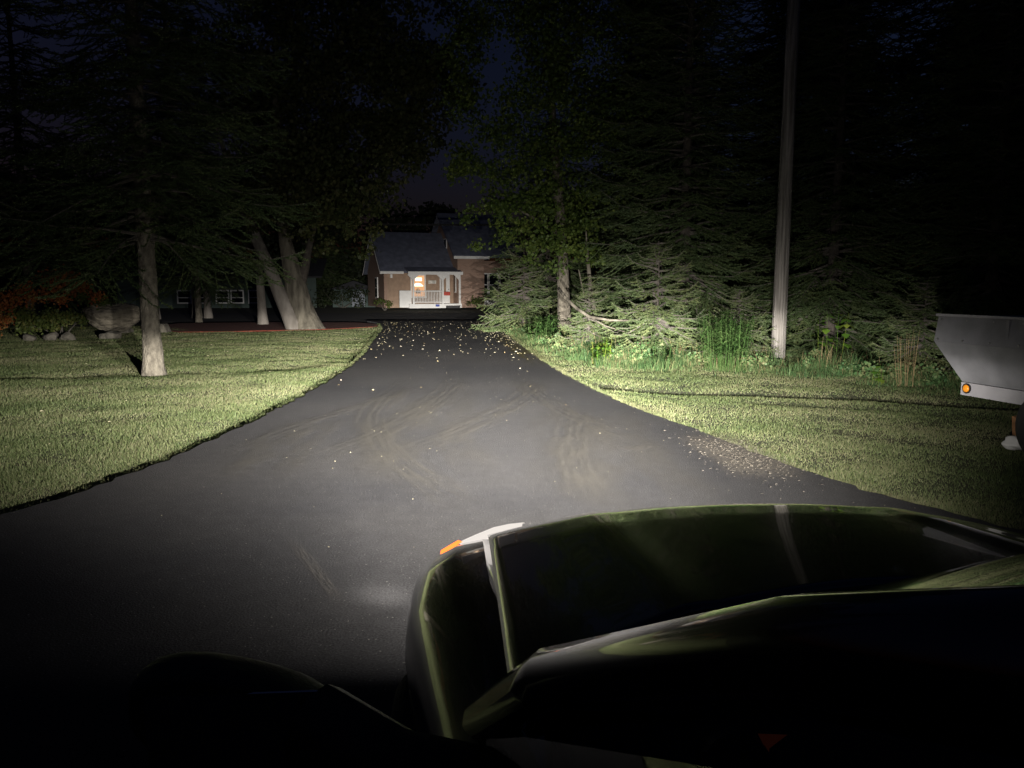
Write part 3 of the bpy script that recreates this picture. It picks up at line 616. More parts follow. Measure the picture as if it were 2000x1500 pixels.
# dark trees behind the houses
for (x, y, z, cl, lab, sd) in [
    (-7.2, 72, 0, [(-7.6, 72, 7.2, 1.9), (-6.4, 72, 7.6, 1.7), (-8.3, 72, 5.6, 2.0), (-6.0, 72, 5.6, 2.0), (-7.0, 72, 8.6, 1.0)], 'round dark tree rising behind the brick house roof', 61),
    (-20, 66, 0, [(-20 + 2.4 * i, 66, 4.5 + (i % 3) * 1.8, 2.6) for i in range(-3, 5)] + [(-20 + 2.4 * i, 66, 2.2, 2.2) for i in range(-3, 5)], 'broad dark tree left of the brick house in the distance', 62),
    (-44, 60, 0, [(-44 + 3 * i, 60, 5 + (i % 2) * 3, 3.4) for i in range(-4, 6)] + [(-44 + 3 * i, 60, 2, 3) for i in range(-4, 6)], 'mass of a dark tree behind the bungalow', 63),
    (8, 66, 0, [(8 + 2.4 * i, 66, 5 + (i % 2) * 2.4, 2.8) for i in range(-2, 5)] + [(8 + 2.4 * i, 66, 2.0, 2.6) for i in range(-2, 5)], 'broad dark tree far behind the spruces on the right', 64)]:
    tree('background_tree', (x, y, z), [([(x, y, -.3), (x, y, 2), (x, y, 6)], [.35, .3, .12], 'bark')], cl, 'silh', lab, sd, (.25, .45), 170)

# ------------------------------------------------------------------ shrubs, weeds, stones
def shrub(name, loc, clumps, leafm, label, seed, size=(.05, .09), dens=700, stems=6, parts2=None):
    e = empty(name, loc); rg = np.random.default_rng(seed)
    s = MB(); 
    for k in range(stems):
        c = clumps[k % len(clumps)]; s.tube([(rg.uniform(-.1, .1), rg.uniform(-.1, .1), -.05), (c[0] * .5, c[1] * .5, c[2] * .55), (c[0], c[1], c[2] + c[3] * .5)], [.022, .014, .005], 5)
    s.build('stems', M['twig'], e)
    v, f = leaf_cloud(clumps, rg, size, dens); np_mesh('foliage', v, f, M[leafm], e)
    if parts2:
        v, f = leaf_cloud(parts2[0], rg, size, dens); o = np_mesh('foliage', v, f, M[parts2[1]], e); o['label'] = parts2[2]
    tag(e, label, 'shrub'); return e
shrub('red_shrub', (-13.4, 22.9, -.05), [(-1.1, 0, .5, .55), (-.5, -.2, .5, .55), (.1, -.1, .55, .55), (.7, 0, .6, .5), (1.0, .1, .9, .5)], 'shrub', 'rounded shrub turning red at the top behind the small edging stones', 71, (.06, .11), 1900, 8,
      ([(-.9, 0, 1.2, .6), (-.3, 0, 1.5, .6), (.3, .1, 1.6, .55), (.8, .1, 1.3, .5), (-1.6, .1, .75, .55)], 'redleaf', 'reddish leaves of the shrub top'))
shrub('red_shrub', (-15.0, 21.9, -.05), [(0, 0, .35, .4), (.4, .2, .5, .4)], 'redleaf', 'small reddish bush at the left edge of the lawn', 72, (.05, .09), 800, 4)
shrub('porch_shrub', (-8.35, 50.7, -.09), [(-.4, 0, .45, .42), (.1, 0, .55, .45), (.5, -.1, .35, .36)], 'shrub', 'green shrub at the left end of the porch railing', 73, (.09, .15), 500)
shrub('house_shrub', (-2.0, 50.0, -.09), [(-.5, 0, .5, .5), (.1, 0, .6, .55), (.6, 0, .8, .55), (1.0, 0, 1.0, .5)], 'shrub', 'green shrub under the white framed window of the brick house', 74, (.09, .15), 500)
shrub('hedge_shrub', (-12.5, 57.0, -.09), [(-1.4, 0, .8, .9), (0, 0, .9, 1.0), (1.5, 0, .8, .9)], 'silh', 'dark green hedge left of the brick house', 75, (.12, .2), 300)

def rock(name, c, d, seed, m, label, squash=None, parent=None):
    import bmesh
    bm = bmesh.new(); bmesh.ops.create_icosphere(bm, subdivisions=4, radius=1.0); rg = random.Random(seed)
    ph = [rg.uniform(0, 6) for _ in range(9)]
    cuts = []
    for _ in range(9):
        n = Vector((rg.gauss(0, 1), rg.gauss(0, 1), rg.gauss(0, .7))).normalized(); cuts.append((n, rg.uniform(.68, .92)))
    for v in bm.verts:
        p = v.co.copy(); k = 1 + .10 * math.sin(3.1 * p.x + ph[0] + 2 * p.z) + .08 * math.sin(4.3 * p.y + ph[1]) + .06 * math.sin(7 * p.z + ph[2] + 3 * p.x) + .025 * math.sin(13 * p.x + ph[3]) * math.sin(11 * p.y + ph[4])
        for n, dd in cuts:
            e = p.dot(n) * k
            if e > dd: k *= (dd + .12 * (e - dd)) / e
        q = p * k
        if squash: q = squash(q)
        v.co = Vector((q.x * d[0], q.y * d[1], q.z * d[2]))
    me = bpy.data.meshes.new(name); bm.to_mesh(me); bm.free(); me.materials.append(M[m])
    me.polygons.foreach_set('use_smooth', [True] * len(me.polygons))
    o = bpy.data.objects.new(name, me); link(o, parent); o.location = c
    if label: tag(o, label, 'rock')
    return o
def mush(q):
    z = q.z
    w = (1.0 if z > -.3 else max(.72, 1.0 + (z + .3) * .55)) * (1 + .035 * math.sin(9 * z + 2 * q.x))
    return Vector((q.x * w + .1 * z, q.y * w, min(z, .66 - .10 * q.x + .05 * math.sin(5 * q.x)) + .03 * math.sin(8 * q.x + 5 * q.y)))
rock('boulder', (-12.0, 23.3, .58), (.86, .65, .56), 3, 'stone', 'large flat-topped boulder with an undercut base behind the spruce trunk', mush)
for (x, y, d, sd, lab) in [(-13.55, 21.6, (.20, .16, .14), 21, 'leftmost of the three small stones edging the shrub'), (-13.15, 21.9, (.22, .17, .17), 22, 'dark round stone, middle of the three edging the shrub'),
                           (-12.72, 22.0, (.21, .17, .17), 23, 'pale rounded stone nearest the boulder, right of three'), (-11.8, 22.6, (.30, .2, .17), 24, 'pale angular stone leaning under the boulder')]:
    rock('edging_stone', (x, y, .0), d, sd, 'stone2', lab)
sl = MB().prism([(-.32, 0), (.36, 0), (.24, .30), (-.30, .30)], 'y', -.2, .2).build('stone_block', M['stone2'], bevel=.03)
sl.location = (-11.75, 25.6, -.06); tag(sl, 'pale flat-topped stone block just right of the spruce trunk', 'stone')
sl = MB().prism([(-.45, 0), (.45, 0), (.40, .16), (-.42, .16)], 'y', -.2, .2).build('stone_block', M['stone2'], bevel=.03)
sl.location = (-12.9, 25.2, -.06); tag(sl, 'low stone slab between the boulder and the spruce trunk', 'stone')

def tall_blades(n0, sample, hr, w, rg, curve=.5):
    """tall grass: each blade two bent segments (5 vertices, 1 quad and 1 triangle as quads)"""
    x, y, hm = sample(n0); n = len(x); h = rg.uniform(*hr, n) * hm; a = rg.uniform(0, 6.283, n); b = a + rg.uniform(-.7, .7, n)
    z = terrain(x, y) - .01; k = rg.uniform(.15, 1, n) * curve
    dx, dy = np.cos(b) * h * k, np.sin(b) * h * k; sx, sy = -np.sin(a) * w / 2, np.cos(a) * w / 2
    v = np.empty((n, 6, 3))
    for i, (t, ww) in enumerate(((0, 1), (.55, .8), (1, .15))):
        px, py, pz = x + dx * t ** 2, y + dy * t ** 2, z + h * (t - .25 * k * t * t)
        v[:, 2 * i] = np.stack([px - sx * ww, py - sy * ww, pz], -1); v[:, 2 * i + 1] = np.stack([px + sx * ww, py + sy * ww, pz], -1)
    base = np.arange(n)[:, None] * 6
    f = np.concatenate([base + np.array([[0, 1, 3, 2]]), base + np.array([[2, 3, 5, 4]])])
    return v.reshape(-1, 3), f
EDGE = np.array([(-.55, 32.0), (-.2, 29.0), (.25, 26.0), (.55, 23.0), (1.0, 18.6), (1.46, 15.9), (2.15, 14.3), (3.2, 14.1), (4.1, 14.0), (5.1, 13.4), (5.8, 11.9), (6.4, 10.9), (7.4, 9.8), (8.5, 8.8)])
def along_edge(n, spread, bias=.2):
    s = np.cumsum(np.r_[0, np.hypot(*np.diff(EDGE, axis=0).T)])
    u = rng.uniform(0, s[-1], n); x = np.interp(u, s, EDGE[:, 0]); y = np.interp(u, s, EDGE[:, 1])
    tx = np.interp(u + .3, s, EDGE[:, 0]) - np.interp(u - .3, s, EDGE[:, 0]); ty = np.interp(u + .3, s, EDGE[:, 1]) - np.interp(u - .3, s, EDGE[:, 1])
    L = np.hypot(tx, ty) + 1e-6; off = rng.normal(bias, spread, n)
    return x - ty / L * off, y + tx / L * off, np.clip(.55 + .5 * off + .35 * wob(x * 3, y * 3), .25, 1.6)
def patchy(n, spread, bias, thr):
    x, y, h = along_edge(n * 3, spread, bias); p = wob(x * 2.6 + 4, y * 2.6, 1.3); k = np.nonzero(p + rng.normal(0, .25, len(x)) > thr)[0][:n]
    h = h * np.clip(.6 + .8 * (p[k].mean() * 0 + p[k]), .35, 1.5) if False else h[k] * np.clip(.75 + .6 * p[k], .35, 1.5)
    return x[k], y[k], h
v, f = tall_blades(40000, lambda n: tuple(a for a in patchy(n, .42, .30, -.15)), (.08, .46), .010, rng, 1.1)
tag(np_mesh('verge_grass', v, f, M['verge']), 'tall unmown grass along the foot of the spruces', kind='stuff')
v, f = tall_blades(1500, lambda n: patchy(n, .35, .5, .1), (.2, .6), .008, rng, .7)
tag(np_mesh('dry_grass', v, f, M['dry']), 'dry straw coloured stalks among the verge grass', kind='stuff')
cl = []
for _ in range(130):
    x, y, h = along_edge(1, .35, .45); cl.append((float(x[0]), float(y[0]), .06 + .12 * float(h[0]), float(rng.uniform(.12, .26))))
v, f = leaf_cloud(cl, np.random.default_rng(8), (.03, .07), 2600, .6)
v[:, 2] = np.maximum(v[:, 2], -.02)
tag(np_mesh('verge_weeds', v, f, M['verge']), 'low leafy weeds mixed into the verge grass', kind='stuff')
def stalk_plant(name, loc, n, rad, h, label, leafm, seed, leaf=(.07, .12), cat='plant', lw=.22, per=26):
    e = empty(name, (loc[0], loc[1], float(terrain(loc[0], loc[1])))); rg = np.random.default_rng(seed); st = MB(); V = []
    for k in range(n):
        r = rad * math.sqrt(rg.uniform()); a = rg.uniform(0, 6.28); bx, by = r * math.cos(a), r * math.sin(a); hh = h * rg.uniform(.7, 1.08)
        tx, ty = bx * 1.35 + rg.uniform(-.06, .06), by * 1.35 + rg.uniform(-.06, .06)
        st.tube([(bx, by, -.02), ((bx + tx) / 2, (by + ty) / 2, hh * .5), (tx, ty, hh)], [.0035, .003, .0015], 4, False)
        m = per; t = rg.uniform(.3, 1, m) ** .8; base = np.stack([bx + (tx - bx) * t, by + (ty - by) * t, hh * t], -1)
        an = rg.uniform(0, 6.28, m); d = np.stack([np.cos(an), np.sin(an), rg.uniform(-.35, .5, m)], -1); d /= np.linalg.norm(d, axis=1, keepdims=True)
        s = np.cross(d, [0, 0, 1.]); s /= np.linalg.norm(s, axis=1, keepdims=True); L = (rg.uniform(*leaf, m) * (1.15 - .5 * t))[:, None]
        V.append(np.stack([base, base + d * L * .5 + s * L * lw, base + d * L - np.array([0, 0, .25]) * L, base + d * L * .5 - s * L * lw], 1))
    st.build('stems', M[leafm], e)
    v = np.concatenate(V).reshape(-1, 3); np_mesh('leaves', v, np.arange(len(v)).reshape(-1, 4), M[leafm], e)
    tag(e, label, cat); return e
stalk_plant('goldenrod_clump', (3.85, 13.75), 60, .38, 1.05, 'dense bright green goldenrod clump left of the utility pole', 'weed', 81, (.10, .17), lw=.11, per=60)
stalk_plant('goldenrod_clump', (2.75, 14.3), 7, .16, .55, 'small green goldenrod left of the dense clump', 'weed', 82, (.07, .12), lw=.14)
stalk_plant('goldenrod_clump', (1.75, 15.0), 9, .2, .5, 'low bright green weed at the foot of the young spruce', 'broad', 83, (.08, .13), lw=.25)
stalk_plant('fern_clump', (.75, 20.0), 16, .3, .75, 'bright green fern-like weed beside the mottled trunk', 'weed', 84, (.14, .24), lw=.14, per=40)
stalk_plant('leafy_sapling', (6.05, 14.6), 4, .22, 1.15, 'big-leaved sapling just right of the utility pole', 'broad', 85, (.16, .24), lw=.42, per=14)
stalk_plant('dry_weed', (6.0, 11.6), 12, .14, .85, 'tall dry straw weed between the utility pole and the trailer', 'dry', 86, (.06, .12), lw=.05)
stalk_plant('broadleaf_weed', (5.62, 11.75), 4, .12, .32, 'low weed with round yellow green leaves beside the dry weed', 'broad', 87, (.12, .17), lw=.5, per=4)

# ------------------------------------------------------------------ pole and cable
pe = MB(); pe.tube([(5.62, 16.2, -.3), (5.62, 16.2, .2), (5.62, 16.2, 3), (5.63, 16.2, 9.5)], [.148, .145, .138, .112], 20)
tag(pe.build('utility_pole', M['pole'], smooth=True), 'weathered grey wooden utility pole rising from the tall grass', 'pole')
cb = MB(); n = 24
cb.tube([(-40 + 80 * i / n, 38.5 - .02 * i, 4.45 + .9 * ((i / n - .5) * 2) ** 2 * 1.5) for i in range(n + 1)], .05, 6)
tag(cb.build('overhead_cable', M['wire']), 'black cable strung over the road in front of the brick house', 'cable')

# ------------------------------------------------------------------ brick house (local frame: x along the front, y into the house)
house = empty('brick_house', (-8.28, 51.4, .06), R(20)); tag(house, 'brick cottage with a lit porch window across the road', 'house')
W1, D1 = 4.55, 6.4
def wall_with(name, parent, m, pts, axis, a, b): return MB().prism(pts, axis, a, b).build(name, m, parent)
# left wing: front wall y=0..., gable at x=0
MB().span((0, 0, 0), (W1, .2, 2.5)).build('wall', M['tan'], house)
MB().prism([(.0, 0), (D1, 0), (D1, 2.5), (D1 / 2, 5.0), (.0, 2.5)], 'x', -.2, 0).build('wall', M['brick'], house)
rf = MB(); th = .14
rf.prism([(-.35, 2.30), (D1 / 2, 5.06), (D1 / 2, 5.06 + th), (-.35, 2.30 + th)], 'x', -.5, W1 + .3)
rf.prism([(D1 + .35, 2.30), (D1 / 2, 5.06), (D1 / 2, 5.06 + th), (D1 + .35, 2.30 + th)], 'x', -.5, W1 + .3)
roof = rf.build('roof', M['roof'], house)
MB().span((-.5, -.40, 2.24), (1.05, -.355, 2.40)).build('fascia', M['white'], roof)
MB().prism([(-.36, 2.22), (D1 / 2, 4.98), (D1 / 2, 5.05), (-.36, 2.30)], 'x', -.53, -.502).build('fascia', M['white'], roof)
MB().prism([(D1 + .36, 2.22), (D1 / 2, 4.98), (D1 / 2, 5.05), (D1 + .36, 2.30)], 'x', -.53, -.502).build('fascia', M['white'], roof)
# porch
pr = MB(); pr.prism([(-1.55, 2.28), (-.36, 2.60), (-.36, 2.70), (-1.55, 2.36)], 'x', 1.1, 4.75); porch_roof = pr.build('porch_roof', M['roof'], house)
MB().span((1.08, -1.60, 2.18), (4.77, -1.552, 2.38)).build('fascia', M['white'], porch_roof)
MB().span((1.15, -1.5, .0), (4.7, -.003, .28)).build('porch_floor', M['white'], house)
for x in (1.45, 3.42, 4.58):
    p = MB(); p.span((x - .06, -1.48, .283), (x + .06, -1.36, 2.2)); post = p.build('porch_post', M['white'], house)
    for s in (-1, 1):
        if x + s * .4 > 4.75: continue
        MB().prism([(x + s * .063, 1.85), (x + s * .063, 2.19), (x + s * .40, 2.19)], 'y', -1.45, -1.39).build('bracket', M['white'], post)
rail = MB(); rail.span((1.53, -1.46, 1.08), (3.35, -1.38, 1.15)); rail.span((1.53, -1.46, .36), (3.35, -1.38, .42)); rail = rail.build('railing', M['white'], house)
for i in range(17):
    x = 1.61 + i * .104; MB().span((x - .02, -1.435, .423), (x + .02, -1.405, 1.077)).build('baluster', M['white'], rail)
MB().span((.55, -1.3, .05), (1.34, -1.24, 1.15)).build('porch_side_panel', M['white'], house)
# porch window, lit from within by a table lamp
win = MB(); wx0, wx1, wz0, wz1 = 1.66, 2.52, .75, 2.14
win.span((wx0 - .09, -.06, wz0 - .09), (wx0, -.002, wz1 + .09)); win.span((wx1, -.06, wz0 - .09), (wx1 + .09, -.002, wz1 + .09))
win.span((wx0, -.06, wz1), (wx1, -.002, wz1 + .09)); win.span((wx0 - .14, -.09, wz0 - .1), (wx1 + .14, -.002, wz0)); win.span((wx0, -.05, 1.42), (wx1, -.003, 1.47))
win = win.build('window', M['white'], house); win['label'] = 'window lit warm by a table lamp'
MB().span((wx0, -.02, wz0), (wx1, -.012, 1.42)).build('pane', M['warmroom'], win)
MB().span((wx0, -.02, 1.47), (wx1, -.012, wz1)).build('pane', M['warmroom'], win)
MB().tube([(2.07, -.06, 1.43), (2.07, -.06, 1.58), (2.07, -.06, 1.64)], [.36, .24, .10], 16).build('lamp_shade', M['lampshade'], win, smooth=True)
MB().tube([(2.07, -.055, .95), (2.07, -.055, 1.1), (2.07, -.055, 1.22), (2.07, -.055, 1.38)], [.17, .19, .1, .03], 12).build('lamp_base', M['tan'], win, smooth=True)
MB().span((1.9, -.03, 1.78), (2.35, -.022, 2.0)).build('lamp_glow', M['lampshade'], win)
MB().span((2.78, -.05, 1.60), (3.33, -.005, 1.82)).build('name_plaque', M['plaque'], house)
door = MB(); door.span((3.58, -.06, .285), (4.28, -.002, 2.25)); door = door.build('door', M['white'], house)
MB().span((3.70, -.075, .95), (4.02, -.062, 1.98)).build('pane', M['tan'], door)
MB().span((4.17, -.11, 1.18), (4.22, -.062, 1.26)).build('handle', M['alloy'], door)
MB().span((3.50, -1.43, .82), (3.92, -1.40, 1.06)).build('red_sign', M['red'], house)
MB().span((2.9, -1.58, .10), (3.15, -1.52, .25)).build('blue_box', M['blue'], house)
MB().span((3.6, -1.95, .0), (4.45, -1.51, .16)).build('step', M['dark'], house)
lm = MB(); lm.span((.20, -.16, 1.98), (.34, -.003, 2.22)); lm.build('wall_lamp', M['white'], house)
sw = MB(); sw.span((-.26, 2.2, .62), (-.203, 3.1, 2.05)); sw = sw.build('window', M['white'], house)
MB().span((-.272, 2.28, .70), (-.262, 3.02, 1.30)).build('pane', M['darkpane'], sw); MB().span((-.272, 2.28, 1.36), (-.262, 3.02, 1.97)).build('pane', M['darkpane'], sw)
# taller right wing, standing forward
X0, X1, Y0 = W1 + .02, 7.9, -1.0
MB().span((X0, Y0, 0), (6.45, Y0 + .22, 3.55)).build('wall', M['brick'], house)
MB().span((6.45, .8, 0), (9.6, 1.0, 3.2)).build('wall', M['brick'], house)
MB().prism([(Y0 + .221, 0), (7.0, 0), (7.0, 3.5), (3.0, 6.3), (Y0 + .221, 3.5)], 'x', X0, X0 + .2).build('wall', M['brick'], house)
r2 = MB(); r2.prism([(Y0 - .35, 3.30), (3.0, 6.45), (3.0, 6.6), (Y0 - .35, 3.45)], 'x', X0 - .35, 9.4); r2.prism([(7.3, 3.30), (3.0, 6.45), (3.0, 6.6), (7.3, 3.45)], 'x', X0 - .35, 9.4)
roof2 = r2.build('roof', M['roof'], house)
MB().span((X0 - .35, Y0 - .40, 3.24), (6.7, Y0 - .352, 3.42)).build('fascia', M['white'], roof2)
gw = MB(); gw.span((X0 - .05, 1.6, 4.05), (X0 - .003, 2.35, 4.75)); gw = gw.build('window', M['white'], house)
MB().span((X0 - .06, 1.68, 4.12), (X0 - .052, 2.27, 4.68)).build('pane', M['darkpane'], gw)
sw2 = MB(); sw2.span((X0 - .05, Y0 + .35, 1.0), (X0 - .003, Y0 + .75, 2.2)); sw2 = sw2.build('window', M['white'], house)
MB().span((X0 - .06, Y0 + .41, 1.06), (X0 - .052, Y0 + .69, 2.14)).build('pane', M['darkpane'], sw2)
for k, x in enumerate((6.62, 7.4, 8.2)):
    w = MB(); w.span((x - .06, .73, .75), (x, .797, 2.35)); w.span((x + .62, .73, .75), (x + .68, .797, 2.35)); w.span((x, .73, 2.27), (x + .62, .797, 2.35)); w.span((x, .73, .75), (x + .62, .797, .83)); w.span((x, .74, 1.5), (x + .62, .797, 1.56))
    w = w.build('window', M['white'], house)
    for (a, b) in ((.83, 1.5), (1.56, 2.27)): MB().span((x, .775, a), (x + .62, .785, b)).build('pane', M['darkpane'], w)
MB().span((6.5, .45, .0), (9.3, .797, .72)).build('window_ledge', M['white'], house)

# far-left bungalow with a band of windows
bung = empty('bungalow', (-23.5, 56.5, -.09), R(8)); tag(bung, 'low bungalow with white framed windows behind the trunks on the left', 'house')
MB().span((-5, 0, 0), (9, .2, 2.3)).build('wall', M['teal'], bung)
MB().prism([(-.6, 2.2), (3.5, 3.6), (3.5, 3.75), (-.6, 2.32)], 'x', -5.5, 9.5).build('roof', M['darkroof'], bung)
for x in (-.9, .35, 1.8, 2.85, 4.1):
    w = MB(); ww = 1.02 if x < 1 else .95
    w.span((x, -.07, .32), (x + .09, -.003, 1.32)); w.span((x + ww - .09, -.07, .32), (x + ww, -.003, 1.32)); w.span((x + .09, -.07, 1.22), (x + ww - .09, -.003, 1.32)); w.span((x + .09, -.07, .32), (x + ww - .09, -.003, .41)); w.span((x + .09, -.06, .72), (x + ww - .09, -.003, .79))
    w = w.build('window', M['white'], bung)
    MB().span((x + .09, -.03, .41), (x + ww - .09, -.02, .72)).build('pane', M['darkpane'], w); MB().span((x + .09, -.03, .79), (x + ww - .09, -.02, 1.22)).build('pane', M['darkpane'], w)
shed = empty('garden_shed', (-12.0, 58.8, -.09), R(6)); tag(shed, 'small shed with a blue grey door left of the brick house', 'shed')
MB().span((-1.6, 0, 0), (1.6, 2.2, 1.35)).build('wall', M['teal'], shed)
MB().prism([(-1.8, 1.353), (1.8, 1.353), (0, 2.0)], 'y', -.2, 2.4).build('roof', M['darkroof'], shed)
MB().span((-.15, -.06, .05), (.80, -.003, 1.2)).build('door', M['shed'], shed)

# ------------------------------------------------------------------ trailer, block, chock (right edge)
tr = empty('utility_trailer', (4.12, 7.45, 0), R(-167)); tag(tr, 'grey sheet metal trailer with an orange marker lamp at the right edge', 'trailer')
# local +y runs along the trailer towards the camera side, -x is the side that faces the driveway after the turn
Lt = 3.0
def tp(y, z, off): return (off, y, z)
# side profile points (y along, z): raked end at y = 0
prof = [(0.0, 1.17), (0.0, .93), (.17, .66), (.26, .565), (Lt, .565), (Lt, 1.17)]
def side(x_top, x_mid, x_bot):
    xs_ = {1.17: x_top, .93: x_mid, .66: x_mid + (x_bot - x_mid) * .74, .565: x_bot}
    return xs_
xt, xm, xb = 0.0, .035, -.07
vs = [(xt, 0, 1.17), (xm, 0, .93), (xb, .27, .565), (xb, Lt, .565), (xm, Lt, .93), (xt, Lt, 1.17)]
wd = 1.35
vr = [(-wd - (p[0]), p[1], p[2]) for p in vs]
up = MB().add([vs[0], vs[1], vs[4], vs[5]], [(0, 1, 2, 3)]).build('upper_panel', M['trailer'], tr, solid=.02)
lp = MB().add([(xm - .004, 0.002, .928), (xb, .27, .565), (xb, Lt, .565), (xm - .004, Lt, .928)], [(0, 1, 2, 3)]).build('lower_panel', M['trailer'], tr, solid=.02)
MB().add([vr[0], vr[1], vr[4], vr[5]], [(3, 2, 1, 0)]).build('upper_panel', M['trailer'], tr, solid=.02)
MB().add([vr[1], vr[2], vr[3], vr[4]], [(3, 2, 1, 0)]).build('lower_panel', M['trailer'], tr, solid=.02)
MB().add([vs[0], vs[1], vs[2], vr[2], vr[1], vr[0]], [(0, 5, 4, 1), (1, 4, 3, 2)]).build('end_panel', M['trailer'], tr)
MB().add([vs[0], vs[5], vr[5], vr[0]], [(0, 1, 2, 3)]).build('cover', M['trailer'], tr)
MB().add([vs[2], vs[3], vr[3], vr[2]], [(3, 2, 1, 0)]).build('floor', M['trailer'], tr)
MB().add([vs[5], vs[4], vs[3], vr[3], vr[4], vr[5]], [(0, 1, 4, 5), (1, 2, 3, 4)]).build('end_panel', M['trailer'], tr)
fr_ = MB().span((-.16, .27, .44), (-.06, Lt, .560)).build('frame_rail', M['trailer2'], tr)
MB().span((-wd + .07, .27, .44), (-wd + .17, Lt, .560)).build('frame_rail', M['trailer2'], tr)
MB().span((-wd + .171, .30, .45), (-.161, .38, .555)).build('cross_member', M['trailer2'], tr)
mk = MB().tube([(-.058, .345, .508), (-.046, .345, .508)], .048, 24).build('marker_lamp', M['plastic'], tr)
MB().tube([(-.0465, .345, .508), (-.036, .345, .508), (-.030, .345, .508)], [.037, .034, .018], 24).build('lens', M['orange'], mk, smooth=True)
for x in (-.05 + .09, -wd - .05 - .04):
    wh = MB(); wh.tube([(x - .09, 1.36, .31), (x - .075, 1.36, .31), (x + .075, 1.36, .31), (x + .09, 1.36, .31)], [.27, .31, .31, .27], 32); wh = wh.build('wheel', M['rubber'], tr, smooth=False, bevel=.01)
    MB().tube([(x - .096, 1.36, .31), (x + .096, 1.36, .31)], .16, 20).build('hub', M['alloy'], wh)
MB().tube([(-wd + .2, 1.36, .31), (-.02, 1.36, .31)], .03, 8).build('axle', M['trailer2'], tr)
for y in (.6, Lt - .4): MB().tube([(-.7, y, -.06), (-.7, y, .44)], .03, 10).build('prop_stand', M['alloy'], tr)
MB().span((-.02, -.012, 1.172), (.022, Lt, 1.195)).build('top_rail', M['trailer2'], tr)
for y in (.05, .35, .65, .95, 1.25):
    MB().tube([(xt + .001, y, 1.14), (xt + .007, y, 1.14)], .008, 8).build('rivet', M['alloy'], tr); MB().tube([(xm - .002, y, .955), (xm + .006, y, .955)], .008, 8).build('rivet', M['alloy'], tr)
MB().span((xt - .004, .80, .96), (xt + .026, .83, 1.165)).build('seam_strip', M['trailer'], tr)
wb = MB().box((0, 0, .14), (.10, .14, .30), 0, .12, -.18).build('wood_block', M['wood'], bevel=.008)
wb.location = (4.73, 7.02, -.03); tag(wb, 'brown wooden block leaning by the trailer wheel', 'wood block')
ck = rock('plastic_bag', (4.64, 6.95, .02), (.12, .10, .065), 91, 'white', None); tag(ck, 'crumpled white bag on the grass below the trailer', 'bag')

# ------------------------------------------------------------------ fallen leaves
leaf_mesh = []
for k in range(4):
    g = random.Random(100 + k); out = []
    for i in range(9):
        a = 2 * math.pi * i / 9; r = .5 * (1.0 if i % 2 == 0 else .62) * g.uniform(.8, 1.15); out.append((r * math.cos(a), r * .8 * math.sin(a), .16 * abs(math.cos(a)) ** 2 * g.uniform(.5, 1.6)))
    me = bpy.data.meshes.new('fallen_leaf'); me.from_pydata([(0, 0, 0)] + out, [], [(0, i + 1, (i + 1) % 9 + 1) for i in range(9)]); me.materials.append(M['yleaf'][k]); leaf_mesh.append(me)
g = random.Random(77); placed = 0; small = MB()
def drop(x, y, s, k, big):
    global placed
    if big:
        o = bpy.data.objects.new('fallen_leaf', leaf_mesh[k]); C.objects.link(o); o.location = (x, y, .016 + .002 * g.random()); o.scale = (s, s, s * 1.2); o.rotation_euler = (g.uniform(-.35, .35), g.uniform(-.35, .35), g.uniform(0, 6.28))
        tag(o, 'curled pale yellow leaf fallen on the dark driveway', 'leaf', 'leaves fallen on the driveway'); placed += 1
    else:
        a = g.uniform(0, 6.28); c, sn = math.cos(a) * s, math.sin(a) * s
        small.add([(x - c * .5, y - sn * .5, .016), (x - sn * .3, y + c * .3, .016 + s * .3), (x + c * .5, y + sn * .5, .018), (x + sn * .3, y - c * .3, .016 + s * .2)], [(0, 1, 2, 3)])
for (n, y0, y1, s0, s1, big) in [(215, 16.5, 32.5, .025, .07, True), (9, 7, 15, .02, .05, True), (380, 15, 32.5, .02, .05, False), (190, 4.0, 14, .005, .014, False)]:
    for _ in range(n):
        y = y0 + (y1 - y0) * (g.random() ** .8 if y0 > 13 else g.random()); lx, rx = float(left_x(y)), float(right_x(y))
        if y0 > 13 and g.random() < .5: x = rx - abs(g.gauss(0, .55)) - .03
        elif y0 > 13 and g.random() < .2: x = lx + abs(g.gauss(0, .4)) + .05
        else: x = g.uniform(lx + .1, rx - .1)
        if x < lx or x > rx: continue
        drop(x, y, g.uniform(s0, s1), g.randrange(4), big)
for _ in range(130):
    y = g.uniform(7, 26); x = float(left_x(y)) - g.uniform(.1, 7); z0 = float(terrain(x, y)) + .03; a = g.uniform(0, 6.28); sz = g.uniform(.02, .05); c, sn = math.cos(a) * sz, math.sin(a) * sz
    small.add([(x - c * .5, y - sn * .5, z0), (x - sn * .3, y + c * .3, z0 + sz * .3), (x + c * .5, y + sn * .5, z0), (x + sn * .3, y - c * .3, z0 + sz * .2)], [(0, 1, 2, 3)])
tag(small.build('leaf_litter', M['yleaf'][0]), 'small leaf scraps and grit scattered over the driveway', kind='stuff')
st = MB()
for _ in range(520):
    x = g.gauss(1.95, .20) + (g.random() < .3) * g.uniform(-.2, .35); y = g.gauss(6.5, .55); a = g.uniform(0, 3.14); L = g.uniform(.004, .018)
    if x > float(right_x(y)) + .1: continue
    c, s = math.cos(a) * L, math.sin(a) * L; w = .0025
    st.add([(x - c, y - s, .018), (x - s / L * w, y + c / L * w, .024), (x + c, y + s, .018), (x + s / L * w, y - c / L * w, .020)], [(0, 1, 2, 3)])
tag(st.build('straw_scraps', M['palestraw']), 'straw and grass clippings scattered on the driveway edge', kind='stuff')

